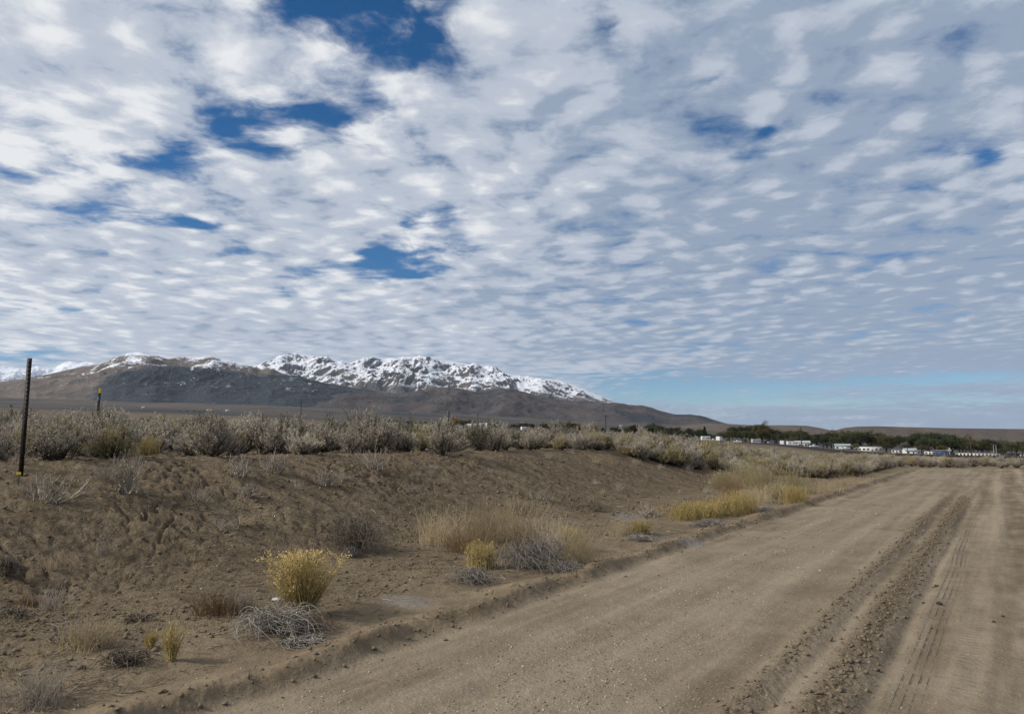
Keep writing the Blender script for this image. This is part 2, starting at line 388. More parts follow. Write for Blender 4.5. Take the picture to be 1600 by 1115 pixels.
    peb = t.m('MULTIPLY', t.m('MULTIPLY', t.ss(vg.outputs['Distance'], .50, .36), sel), t.m('MULTIPLY', grav, t.ss(n2, .3, .6, .3, 1)))
    pc = t.mix(t.m('FRACT', t.m('MULTIPLY', vg.outputs['Color'], 3.0)), rgb(.20, .165, .125), rgb(.50, .45, .38))
    c = t.mix(t.m('MULTIPLY', peb, .9), c, pc)
    c = t.mix(t.m('MULTIPLY', silt, .8), c, rgb(.20, .18, .158))
    # the valley floor and fan: dry grass with dark scrub and juniper
    f1 = t.noise(pos, .0016, 6, .62); f2 = t.noise(pos, .012, 5, .6)
    fc = t.mix(t.ss(f2, .35, .65), rgb(.052, .046, .042), rgb(.088, .074, .062))
    fc = t.mix(t.ss(f1, .50, .58, 0, .85), fc, rgb(.026, .031, .033))
    fc = t.mix(t.ss(t.noise(pos, .0007, 4, .6), .52, .62, 0, .6), fc, rgb(.125, .095, .076))
    c = t.mix(far, c, fc)
    t.put(b.inputs['Base Color'], c); b.inputs['Roughness'].default_value = .95; b.inputs['Specular IOR Level'].default_value = .12
    n4 = t.noise(pos, 15.0, 4, .65)
    h = t.m('ADD', t.m('MULTIPLY', n2, t.m('ADD', .03, t.m('MULTIPLY', bank, .07))), t.m('ADD', t.m('MULTIPLY', n4, t.m('ADD', .006, t.m('MULTIPLY', bank, .055))), t.m('MULTIPLY', n3, t.m('ADD', .010, t.m('MULTIPLY', bank, .012)))))
    wv_ = t.new('ShaderNodeTexNoise'); t.l.new(pos, wv_.inputs['Vector']); wv_.inputs['Scale'].default_value = 4
    pw = t.vm('ADD', pos, t.vm('SCALE', wv_.outputs['Color'], .12))
    ve = t.vor(pw, 6.5, 'DISTANCE_TO_EDGE')
    ck = t.m('MULTIPLY', t.m('MULTIPLY', t.ss(ve, .06, .0), t.m('MULTIPLY', bank, t.ss(rt0, 2.6, 4.2))), t.ss(n1, .50, .62))
    h = t.m('SUBTRACT', h, t.m('MULTIPLY', ck, .05))
    h = t.m('ADD', h, t.m('MULTIPLY', peb, .012)); h = t.m('SUBTRACT', h, t.m('MULTIPLY', tr, .014))
    h = t.m('ADD', h, t.m('MULTIPLY', t.m('MULTIPLY', churn, t.noise(pos, 26, 3, .6)), .05))
    h = t.m('MULTIPLY', h, t.m('SUBTRACT', 1.0, far))
    bp = t.new('ShaderNodeBump'); bp.inputs['Strength'].default_value = .9; bp.inputs['Distance'].default_value = 1.0
    t.l.new(h, bp.inputs['Height']); t.l.new(bp.outputs[0], b.inputs['Normal'])
    return m
ground = link('ground', build_ground(), ground_mat(), kind='structure', label='brown dirt ground with graded road, cut bank and valley floor')

# ------------------------------------------------------------------ mountains
def interp(pts, u): p = np.array(pts, float); return np.interp(u, p[:, 0], p[:, 1])
def mountain(name, label, D, pts, Wf, Wb, amp, fr, seed, matr, masks, nrow=130, step=1.15, rough=3, jit=.05, pw=1.35, ridge_rough=0.0):
    u = np.arange(pts[0][0], pts[-1][0] + .01, step); vr = interp(pts, u)
    d = np.stack([pix(a, b) for a, b in zip(u, vr)]); az = d[:, 0] / d[:, 1]; el = d[:, 2] / d[:, 1]
    Dr = D * (1 + jit * fbm(u * .012, u * 0 + seed, seed, 3))
    zr = CAMZ + el * Dr
    q = np.concatenate([-np.linspace(1, 0, 16)[:-1], np.linspace(0, 1, nrow) ** 1.15])[:, None]
    dep = np.where(q >= 0, Dr - q * Wf, Dr - q * Wb)
    X = az[None] * dep; Y = dep + 0 * X
    foot = hbase(X, Y) - 25
    zs = zr.copy()
    for _ in range(60): zs[1:-1] = (zs[:-2] + zs[1:-1] + zs[2:]) / 3
    zr = lerp(zr[None], zs[None], np.clip(np.abs(q) * 9, 0, 1))
    sh = np.where(q >= 0, np.maximum(1 - q, 0) ** pw, np.maximum(1 + q, 0) ** 1.3)
    hgt = np.maximum(zr - foot, 0)
    env = np.minimum(np.abs(q) * 5, 1) * np.minimum((1 - np.abs(q)) * 3, 1)
    wx = X + 350 * fbm(X / 1500, Y / 1500, seed + 3, 3); wy = Y + 350 * fbm(X / 1500, Y / 1500, seed + 4, 3)
    n = ridged(wx * fr, wy * fr * .42, seed + 1, 5, .52) * .75 + .35 * fbm(wx * fr * 3, wy * fr * 3, seed + 2, 5, .55)
    Z = foot + hgt * (sh + amp * (n - .12) * (env * .96 + .04)) + ridge_rough * hgt * fbm(X * fr * 7, Y * fr * 4, seed + 5, 4) * (1 - env * .5)
    Z = np.maximum(Z, foot - 30)
    fx = np.gradient(Z, axis=0) / (np.abs(np.gradient(Y, axis=0)) + 1e-3); fy = np.gradient(Z, axis=1) / (np.gradient(X, axis=1) + 1e-3)
    A = masks(np.broadcast_to(u[None], X.shape), X, Y, Z, np.broadcast_to(q, X.shape), (Z - foot) / np.maximum(hgt.max(), 1), fx, fy, n)
    nr, na = X.shape
    i = np.arange(nr - 1)[:, None] * na; j = np.arange(na - 1)[None]
    Q = np.stack([i + j, i + j + 1, i + na + j + 1, i + na + j], -1).reshape(-1, 4)
    me = mesh_np(name, np.stack([X, Y, Z], -1), Q[:, ::-1], None, True, A)
    return link('mountain', me, matr, kind='structure', label=label)
def mount_mat(name, c1, c2, forest, fsc=.004, snowc=(.70, .73, .79)):
    m, t, b = mat(name); pos = t.new('ShaderNodeNewGeometry').outputs['Position']
    n1 = t.noise(pos, fsc * .5, 5, .6); n2 = t.noise(pos, fsc * 4, 5, .65); n3 = t.noise(pos, fsc * 12, 3, .6)
    c = t.mix(t.ss(n1, .35, .65), rgb(*c1), rgb(*c2))
    fo = t.ss(t.m('ADD', t.attr('forest'), t.m('MULTIPLY', t.m('SUBTRACT', n2, .5), 1.3)), .34, .66)
    c = t.mix(fo, c, t.mix(t.ss(n3, .35, .65), rgb(*[k_ * .7 for k_ in forest]), rgb(*[k_ * 1.9 for k_ in forest])))
    sn = t.m('ADD', t.attr('snow'), t.m('ADD', t.m('MULTIPLY', t.m('SUBTRACT', n2, .5), 1.3), t.m('MULTIPLY', t.m('SUBTRACT', n3, .5), .9)))
    sn = t.ss(sn, .42, .62)
    c = t.mix(sn, c, rgb(*snowc))
    t.put(b.inputs['Base Color'], c); b.inputs['Roughness'].default_value = .9
    bp = t.new('ShaderNodeBump'); bp.inputs['Strength'].default_value = .6; bp.inputs['Distance'].default_value = 60
    t.l.new(n2, bp.inputs['Height']); t.l.new(bp.outputs[0], b.inputs['Normal'])
    return m
def m_far(u, X, Y, Z, q, hf, fx, fy, n):
    return dict(snow=np.clip(.35 + .75 * hf + .35 * n - .1, 0, 1.2), forest=0 * X)
mountain('far_range', 'distant snow covered peaks behind the brown mountain', 21000,
         [(-260, 600), (-160, 585), (-90, 590), (-30, 578), (0, 575), (25, 576), (42, 578), (58, 571), (72, 577), (85, 576), (100, 567), (112, 565), (122, 569), (135, 565), (148, 567), (162, 576), (200, 590), (260, 604)],
         5200, 4000, .42, 1 / 1500, 300, mount_mat('far_snow', (.10, .11, .13), (.14, .14, .15), (.05, .06, .08), .003), m_far, 90, ridge_rough=.06)
def m_B(u, X, Y, Z, q, hf, fx, fy, n):
    line = np.interp(u, [0, 110, 150, 200, 240, 300, 360, 420, 480, 560, 700], [.05, .08, .22, .44, .52, .46, .44, .50, .5, .6, .7])
    nn = fbm(X / 700, Y / 700, 401, 4)
    fo = np.clip(.5 + (line - hf + .16 * nn) * 5, 0, 1.0) * sstep(u, 95, 190)
    sn = (hf - .52) * 1.3 + .75 * nn + .6 * fbm(X / 220, Y / 330, 404, 4) + .3 * n + .14 + .1 * sstep(u, 230, 330)
    streak = ridged(X / 260, Y / 900, 402, 3)
    sn = np.where(u < 210, sn + .45 * (streak - .35) * sstep(hf, .15, .4), sn)
    speck = np.where(fo > .6, .16 + .62 * np.clip(fbm(X / 160, Y / 420, 403, 3), 0, 1) * sstep(hf, .12, .3), 0)
    return dict(forest=fo, snow=np.clip(np.where(fo > .6, speck, sn), 0, .85))
mountain('brown_mountain', 'rounded brown mountain with dark forested flank and thin snow on top', 9000,
         [(-420, 628), (-300, 622), (-150, 614), (0, 602), (50, 592), (100, 579), (150, 569), (185, 560), (222, 555.5), (245, 559), (268, 561), (290, 559.5), (310, 561), (326, 557.5), (345, 561), (375, 567), (400, 575), (440, 584), (480, 593), (530, 602), (590, 613), (640, 622), (700, 634), (760, 645)],
         3600, 3000, .27, 1 / 1000, 410, mount_mat('brown_mt', (.100, .082, .070), (.150, .120, .098), (.020, .025, .031), .005), m_B, 150, pw=1.15, ridge_rough=.012)
def m_C(u, X, Y, Z, q, hf, fx, fy, n):
    nn = fbm(X / 500, Y / 500, 501, 4)
    steep = np.hypot(fx, fy)
    sn = .88 - .62 * sstep(steep, .38, .95) + .42 * nn + .25 * fbm(X / 170, Y / 170, 502, 3) + (hf - .55) * .5
    sn = np.where(hf < .38, sn - (0.38 - hf) * 2.6, sn)
    return dict(snow=np.clip(sn, 0, 1.1), forest=np.clip((.30 - hf) * 4, 0, .6))
mountain('snow_range', 'rugged snow covered mountain range with dark rock outcrops', 12800,
         [(340, 596), (372, 580), (395, 573), (410, 568), (430, 562), (445, 557.5), (455, 555.5), (466, 559), (476, 561.5), (488, 556.5), (497, 558), (515, 563), (528, 570), (533, 570), (535, 565.5), (541, 564.5), (545, 570), (552, 568), (560, 563), (575, 561), (600, 560), (620, 559.5), (632, 557), (640, 558.5), (655, 558), (668, 560.5), (690, 562), (705, 566), (722, 567), (742, 571), (760, 575), (775, 578), (790, 582), (806, 587), (820, 592), (845, 591.5), (868, 593), (885, 597), (905, 604), (935, 617), (968, 631), (1010, 646), (1050, 660)],
         4300, 3500, .34, 1 / 1150, 510, mount_mat('snow_mt', (.070, .066, .066), (.11, .098, .09), (.035, .038, .045), .009), m_C, 150, ridge_rough=.035, pw=1.2)
def m_D(u, X, Y, Z, q, hf, fx, fy, n):
    nn = fbm(X / 600, Y / 600, 601, 4)
    return dict(snow=np.clip(.10 + .22 * nn + (hf - .7) * .5, 0, .5), forest=np.clip(.42 + .9 * nn - .3 * hf, 0, .75))
mountain('foothills', 'dark brown foothills in front of the snowy range', 7600,
         [(380, 636), (450, 626), (520, 617), (570, 613), (620, 615), (650, 612), (668, 606.5), (690, 604), (715, 607), (745, 612), (765, 608), (785, 606), (805, 611), (830, 617), (860, 622), (900, 628), (940, 629.5), (972, 630), (990, 635), (1005, 634), (1030, 641), (1058, 648), (1078, 647), (1092, 649), (1110, 654), (1130, 660), (1160, 668)],
         2300, 1800, .30, 1 / 600, 610, mount_mat('foothill', (.050, .042, .040), (.080, .066, .060), (.020, .023, .028), .007), m_D, 110, pw=1.1)
def m_E(u, X, Y, Z, q, hf, fx, fy, n): return dict(snow=0 * X, forest=0 * X + .12 + .2 * fbm(X / 200, Y / 200, 701, 3))
mountain('low_hill', 'low rounded brown hill rising behind the town trees', 4200,
         [(1000, 672), (1050, 666), (1110, 661), (1140, 662), (1175, 664), (1205, 664), (1240, 664), (1262, 665), (1280, 668), (1300, 672), (1330, 678)],
         1100, 900, .10, 1 / 600, 710, mount_mat('hill_a', (.105, .082, .062), (.135, .108, .083), (.07, .058, .048), .012), m_E, 70)
mountain('low_hill', 'long flat topped brown hill behind the motel trees', 3300,
         [(1270, 684), (1300, 673), (1320, 668), (1340, 666), (1370, 665.5), (1420, 667), (1480, 668.5), (1560, 669.5), (1640, 670.5), (1760, 672), (1950, 676)],
         900, 900, .07, 1 / 500, 720, mount_mat('hill_b', (.088, .070, .055), (.112, .091, .072), (.06, .05, .042), .012), m_E, 70)

# ================================================================== PLANTS
def tubes(paths, rad, sides=3):
    paths = np.asarray(paths, float); N, K, _ = paths.shape
    rad = np.broadcast_to(np.asarray(rad, float), (N, K))
    tg = np.gradient(paths, axis=1); tg /= np.linalg.norm(tg, axis=2, keepdims=True) + 1e-9
    ref = np.where(np.abs(tg[..., 2:3]) > .9, np.array([1., 0, 0]), np.array([0, 0, 1.]))
    n1 = np.cross(tg, ref); n1 /= np.linalg.norm(n1, axis=2, keepdims=True) + 1e-9; n2 = np.cross(tg, n1)
    a = np.arange(sides) * 2 * pi / sides
    V = paths[:, :, None] + rad[..., None, None] * (np.cos(a)[:, None] * n1[:, :, None] + np.sin(a)[:, None] * n2[:, :, None])
    base = (np.arange(N)[:, None, None] * K + np.arange(K - 1)[None, :, None]) * sides; j = np.arange(sides)[None, None]; j2 = (j + 1) % sides
    Q = np.stack([base + j, base + j2, base + sides + j2, base + sides + j], -1).reshape(-1, 4)
    return V.reshape(-1, 3), Q
def unit(v): return v / (np.linalg.norm(v, axis=-1, keepdims=True) + 1e-9)
def blades(c, d, L, W, rng):                     # small lens-shaped leaves
    N = len(c); d = unit(d); r = unit(rng.normal(size=(N, 3))); sd = unit(np.cross(d, r))
    L = np.broadcast_to(L, (N,))[:, None]; W = np.broadcast_to(W, (N,))[:, None]
    bend = unit(np.cross(sd, d)) * L * .12
    V = np.stack([c, c + d * L * .5 + sd * W * .5 + bend, c + d * L, c + d * L * .5 - sd * W * .5 + bend], 1).reshape(-1, 3)
    return V, np.arange(N * 4).reshape(N, 4)
def join(*parts):
    V, Q, n = [], [], 0
    for v, q in parts: V.append(v); Q.append(np.asarray(q) + n); n += len(v)
    return np.vstack(V), np.vstack(Q)
def shrub(seed, h=.85, w=1.2, ns=26, sub=7, nl=2600, L=.055, W=.016, upright=.5, bare=0.0):
    """woody shrub: stems out of one crown, side twigs, narrow leaves; returns (stems, leaves)"""
    r = np.random.default_rng(seed)
    a = r.uniform(0, 2 * pi, ns); rad = np.sqrt(r.uniform(.02, 1, ns)); top = np.sqrt(np.maximum(1 - .93 * rad ** 2, .06)) * r.uniform(.72, 1.06, ns)
    K = 5; tau = np.linspace(0, 1, K)[None, :]
    lump = 1 + .22 * np.sin(a * 3 + seed) * rad
    bx = .07 * r.normal(size=(ns, 2))
    out = (tau ** (1.0 + .0 * upright)) * (w / 2 * rad * lump)[:, None] * (1 - .18 * upright * (1 - tau))
    X = bx[:, :1] + np.cos(a)[:, None] * out + .03 * r.normal(size=(ns, K)) * tau; Y = bx[:, 1:] + np.sin(a)[:, None] * out + .03 * r.normal(size=(ns, K)) * tau
    Z = (tau ** .95) * (h * top)[:, None] - .03
    M = np.stack([X, Y, Z], -1)
    n2 = ns * sub; idx = np.repeat(np.arange(ns), sub); tt = r.uniform(.18, .98, n2); k0 = np.minimum((tt * (K - 1)).astype(int), K - 2); fr = (tt * (K - 1) - k0)[:, None]
    b = M[idx, k0] * (1 - fr) + M[idx, k0 + 1] * fr; dm = unit(M[idx, k0 + 1] - M[idx, k0])
    dd = unit(dm * .8 + .55 * r.normal(size=(n2, 3)) + np.array([0, 0, .45 + upright]))
    ln = h * r.uniform(.14, .34, n2)
    K2 = 4; t2 = np.linspace(0, 1, K2)[None, :, None]
    S = b[:, None] + dd[:, None] * ln[:, None, None] * t2 + np.array([0, 0, 1.]) * (.12 * ln)[:, None, None] * t2 ** 2
    st = join(tubes(M, np.linspace(.013, .004, K)[None] * (.7 + .6 * r.random((ns, 1)))), tubes(S, np.linspace(.0042, .0018, K2)[None]))
    li = r.integers(0, n2, nl); lt = r.uniform(.15, 1, nl) ** .7; kk = np.minimum((lt * (K2 - 1)).astype(int), K2 - 2); f = (lt * (K2 - 1) - kk)[:, None]
    c = S[li, kk] * (1 - f) + S[li, kk + 1] * f
    ld = unit(dd[li] * 1.0 + .6 * r.normal(size=(nl, 3)) + np.array([0, 0, .35]))
    return st, blades(c, ld, L * r.uniform(.6, 1.3, nl), W * r.uniform(.7, 1.3, nl), r)
def grass(seed, n=220, h=.35, spread=.12, lean=.5, rad=.0022, droop=.25, K=5):
    r = np.random.default_rng(seed); a = r.uniform(0, 2 * pi, n); b = r.normal(size=(n, 2)) * spread * .5
    ln = h * r.uniform(.45, 1.1, n); le = np.minimum(np.abs(r.normal(size=n)), 1.6) * lean * .6 + .05
    t = np.linspace(0, 1, K)[None]; wob = .02 * r.normal(size=(n, 1))
    o = ln[:, None] * (le[:, None] * t + wob * t ** 2 + droop * le[:, None] * t ** 2)
    X = b[:, :1] + np.cos(a)[:, None] * o; Y = b[:, 1:] + np.sin(a)[:, None] * o
    Z = ln[:, None] * (t - droop * .6 * t ** 2.2 * le[:, None]) - .02
    P_ = np.stack([X, Y, Z], -1)
    return tubes(P_, rad * np.linspace(1, .35, K)[None] * r.uniform(.7, 1.3, (n, 1))), P_
def deadpile(seed, n=150, w=1.0, h=.3, rad=.004, flat=.5, K=7, dirbias=None):
    """collapsed mop of grey dead stems: up out of the crown, over, and down to the ground"""
    r = np.random.default_rng(seed); a = r.uniform(0, 2 * pi, n)
    if dirbias is not None: a = dirbias + r.normal(size=n) * .9
    R = w / 2 * r.uniform(.35, 1.08, n); top = h * r.uniform(.2, 1.0, n) * (1 - .35 * R / (w / 2)); t = np.linspace(0, 1, K)[None]
    b = r.normal(size=(n, 2)) * w * .09; da = 1.1 * r.normal(size=(n, 1)) * t ** 1.5 + .12 * np.cumsum(r.normal(size=(n, K)), 1)
    o = R[:, None] * t
    X = b[:, :1] + np.cos(a[:, None] + da) * o; Y = b[:, 1:] + np.sin(a[:, None] + da) * o
    pk = r.uniform(.3, .6, (n, 1)); Z = top[:, None] * np.maximum(1 - ((t - pk) / np.where(t < pk, pk, 1 - pk + .02)) ** 2, 0) + .012 * r.random((n, 1)) + .012 * np.abs(r.normal(size=(n, K)))
    return tubes(np.stack([X, Y, Z], -1), rad * np.linspace(1.1, .4, K)[None] * r.uniform(.6, 1.6, (n, 1)))
def seedheads(P_, seed, size=.012, per=7, frac=.8):
    r = np.random.default_rng(seed); k = r.random(len(P_)) < frac; tip = P_[k, -1]; d = unit(P_[k, -1] - P_[k, -2])
    c = np.repeat(tip, per, 0) + r.normal(size=(len(tip) * per, 3)) * size * 1.1
    return blades(c, unit(np.repeat(d, per, 0) + .8 * r.normal(size=c.shape)), size * 1.9, size * 1.0, r)
def M_(name, vq, smooth=False): return mesh_np(name, vq[0], vq[1], None, smooth)

wood = simple('shrub_wood', (.085, .070, .058), .9, .25, 8)
m_sage = leafmat('sage_leaf', (.345, .308, .245), (.540, .485, .400))
m_olive = leafmat('olive_leaf', (.285, .240, .130), (.430, .365, .215))
m_dark = leafmat('dark_leaf', (.150, .142, .100), (.240, .222, .160))
m_dry = leafmat('dry_twig', (.310, .265, .215), (.450, .390, .325))
m_yel = leafmat('rabbitbrush_leaf', (.320, .250, .095), (.460, .360, .160), .2)
m_straw = leafmat('straw', (.350, .275, .160), (.520, .430, .285), .2)
m_seed = leafmat('seed_head', (.40, .30, .12), (.54, .42, .19), .2)
m_russet = leafmat('russet_grass', (.200, .120, .060), (.300, .205, .115), .2)
m_grey = leafmat('grey_dead_stem', (.110, .098, .084), (.300, .270, .235), .0, .3)
m_blackstem = leafmat('dark_dead_stem', (.060, .048, .036), (.170, .142, .110), .0, .3)

KINDS = {   # kind: (name, leaf material, list of (stems, leaves) meshes)
    'sage': ('sagebrush', m_sage), 'olive': ('rabbitbrush', m_olive), 'dark': ('sagebrush', m_dark), 'dry': ('dry_shrub', m_dry)}
PROTO = {}
for ki, (kind, arg) in enumerate(dict(sage=dict(h=.85, w=1.25, nl=8500, L=.052, W=.016, ns=40, sub=9), olive=dict(h=.8, w=1.0, nl=7500, L=.075, W=.012, upright=.9, ns=40, sub=8), dark=dict(h=.92, w=1.2, nl=6500, L=.048, W=.015, upright=.3, ns=32, sub=9),
                      dry=dict(h=.75, w=1.05, nl=5500, L=.042, W=.011, ns=42, sub=10, upright=.4)).items()):
    PROTO[kind] = []
    for v in range(3):                           # round, low and spreading, tall and narrow
        ar = dict(arg); ar['h'] *= (1.0, .8, 1.12)[v]; ar['w'] *= (1.0, 1.25, .85)[v]
        st, lf = shrub(100 + v * 31 + ki * 7, **ar)
        a, b = M_(kind + '_stems', st), M_(kind + '_leaves', lf); a.materials.append(wood); b.materials.append(KINDS[kind][1])
        PROTO[kind].append((a, b))

# ---- every shrub of the thicket: first scatter, then the largest in view become things, the rest one object
rs_ = np.random.default_rng(77)
def scatter():
    out = []
    def add(x, y, k, sc_): out.append((x, y, k, sc_))
    # bank top and plateau
    n = 14000; x = rs_.uniform(-60, 40, n); y = rs_.uniform(6, 78, n)
    s, t = road_st(x, y); az = x / y
    edge = 7.65 + .7 * gnoise(s * .35, s * 0, 201) + .6 * sstep(s, 10, 30)
    clump = fbm(x * .25, y * .25, 202, 3)
    ok = (t > edge) & (np.abs(az) < .80) & (az < .30) & (clump > -.28)
    cells = {}
    for i in np.where(ok)[0]:
        dmin = .52 + .25 * rs_.random()
        key = (int(x[i] // 1.0), int(y[i] // 1.0)); near = False
        for a_ in (-1, 0, 1):
            for b_ in (-1, 0, 1):
                for (px, py) in cells.get((key[0] + a_, key[1] + b_), ()):
                    if (px - x[i]) ** 2 + (py - y[i]) ** 2 < dmin ** 2: near = True
        if near: continue
        cells.setdefault(key, []).append((x[i], y[i]))
        q = rs_.random(); k = 'sage' if q < .50 else 'dark' if q < .68 else 'olive' if q < .82 else 'dry'
        add(x[i], y[i], k, rs_.uniform(.62, 1.06) * (1 if t[i] > edge[i] + 1.2 else .9) * (1 + .06 * sstep(az[i], -.45, -.25) - .12 * sstep(az[i], -.2, 0)) * (.72 + .28 * sstep(y[i], 8, 16)))
    # the flat beside and beyond the road's end: lower, paler, more open
    n = 9000; x = rs_.uniform(0, 110, n); y = rs_.uniform(24, 150, n); s, t = road_st(x, y); az = x / y; rm = road_mask(x, y)
    ok = (az > .13) & (az < .78) & (rm < .02) & (((t > 5.5 - 4.2 * sstep(s, 28, 42)) & (s > 27)) | (y > 47)) & ((az > .30) | (t < 12)) & (fbm(x * .3, y * .3, 203, 3) > -.22)
    ok &= ~((t < 1.0) & (y < 47.5)) & ~((t < -9) & (y < 44))
    ok &= rs_.random(n) < np.clip(90 / y, .3, .95)
    for i in np.where(ok)[0]:
        q = rs_.random(); k = 'sage' if q < .45 else 'olive' if q < .78 else 'dry'
        add(x[i], y[i], k, rs_.uniform(.45, .95) * (1 - .35 * sstep(y[i], 45, 80)))
    n = 1500; s = rs_.uniform(25, 52, n); t = rs_.uniform(1.4, 11, n); k_ = -5.05 - 1.1766 * t; y = (s - .527 * k_) / (.527 * .62 + .85); x = k_ + .62 * y
    ok = (t > 6.8 - 5.4 * sstep(s, 25, 38)) & (fbm(x * .4, y * .4, 204, 3) > -.12)
    for i in np.where(ok)[0]:
        q = rs_.random(); add(x[i], y[i], 'sage' if q < .4 else 'olive' if q < .75 else 'dry', rs_.uniform(.32, .78))
    return out
shr = scatter()
xs = np.array([q[0] for q in shr]); ys = np.array([q[1] for q in shr]); scl = np.array([q[3] for q in shr])
hz = hground(xs, ys) - .02
seen = scl / ys * (np.abs(xs / ys) < .68)
order = np.argsort(-seen); pick = set(order[:290].tolist())
SHAPE = ('rounded', 'low spreading', 'tall upright')
LOOK = {'sage': 'grey-green sagebrush', 'dark': 'dark leggy sagebrush', 'olive': 'olive broom-like rabbitbrush', 'dry': 'dry leafless shrub'}
def shrub_label(k, v, x, y):
    s, t = road_st(x, y); az = x / y
    if az > .13 and y > 24: where = ('on the slope where the bank runs out' if t > 4 else 'on the open flat along the road') if y < 50 else 'on the flat past the end of the road'
    else:
        row = 'at the rim of the bank' if t < 10.2 else 'some rows behind the bank rim' if t < 15 else 'deep in the thicket'
        zone = 'by the steel post' if az < -.48 else 'by the yellow shrub' if az < -.36 else 'above the dark stem mound' if az < -.16 else 'above the grass patch' if az < .03 else 'above the bare bank end'
        where = row + ' ' + zone
    lb = SHAPE[v] + ' ' + LOOK[k] + ' ' + where
    return lb, 'sagebrush' if k in ('sage', 'dark') else 'shrub', 'shrubs of the sagebrush thicket'
def put_shrub(name, meshes, label, cat, group, loc, sc_, rz):
    o = thing(name, label, cat, loc, rz, group, sc_)
    link('stems', meshes[0], None, o); link('foliage', meshes[1], None, o); return o
rest = []
for i, (x, y, k, sz) in enumerate(shr):
    v = int(rs_.integers(0, 3)); rz = rs_.uniform(0, 2 * pi)
    if i in pick:
        lb = shrub_label(k, v, x, y)
        put_shrub(KINDS[k][0], PROTO[k][v], *lb, (x, y, hz[i]), (sz * rs_.uniform(.9, 1.15), sz * rs_.uniform(.9, 1.15), sz * rs_.uniform(.85, 1.15)), rz)
    else: rest.append((x, y, hz[i], sz, rz, ('sage', 'olive', 'dark', 'dry').index(k)))
rest = np.array(rest)
def gn_field(name, pts, scale, rot, kind, meshlists, label):
    """one object: copies of the shrub meshes on points (geometry nodes)"""
    me = mesh_np(name, pts, None, None, False, dict(psize=scale, prot=rot, pkind=kind))
    o = link(name, me, None, None, 'stuff', label)
    g = bpy.data.node_groups.new(name, 'GeometryNodeTree')
    g.interface.new_socket('Geometry', in_out='INPUT', socket_type='NodeSocketGeometry'); g.interface.new_socket('Geometry', in_out='OUTPUT', socket_type='NodeSocketGeometry')
    N = g.nodes; L = g.links; gi = N.new('NodeGroupInput'); go = N.new('NodeGroupOutput'); jn = N.new('GeometryNodeJoinGeometry')
    def named(n_, ty='FLOAT'):
        a = N.new('GeometryNodeInputNamedAttribute'); a.data_type = ty; a.inputs[0].default_value = n_; return a.outputs[0]
    mp = N.new('GeometryNodeMeshToPoints'); L.new(gi.outputs[0], mp.inputs[0])
    rotc = N.new('ShaderNodeCombineXYZ'); L.new(named('prot'), rotc.inputs[2])
    for k, objs in enumerate(meshlists):
        cmp_ = N.new('FunctionNodeCompare'); cmp_.data_type = 'FLOAT'; cmp_.operation = 'EQUAL'; L.new(named('pkind'), cmp_.inputs[0]); cmp_.inputs[1].default_value = k; cmp_.inputs['Epsilon'].default_value = .1
        ip = N.new('GeometryNodeInstanceOnPoints'); L.new(mp.outputs[0], ip.inputs['Points']); L.new(cmp_.outputs[0], ip.inputs['Selection'])
        gj = N.new('GeometryNodeJoinGeometry')
        for ob in objs:
            oi = N.new('GeometryNodeObjectInfo'); oi.inputs[0].default_value = ob; oi.transform_space = 'ORIGINAL'; L.new(oi.outputs['Geometry'], gj.inputs[0])
        L.new(gj.outputs[0], ip.inputs['Instance']); L.new(rotc.outputs[0], ip.inputs['Rotation']); L.new(named('psize'), ip.inputs['Scale'])
        L.new(ip.outputs[0], jn.inputs[0])
    L.new(jn.outputs[0], go.inputs[0])
    md = o.modifiers.new('scatter', 'NODES'); md.node_group = g
    return o
def source(k, v):                                # the parts of a shrub already standing in the scene
    return [next(o for o in bpy.data.objects if o.type == 'MESH' and o.data == me) for me in PROTO[k][v]]
gn_field('sagebrush_thicket', rest[:, :3], rest[:, 3], rest[:, 4], rest[:, 5], [source('sage', 0), source('olive', 0), source('dark', 0), source('dry', 0)], 'dense grey-green sagebrush covering the plain behind the bank')

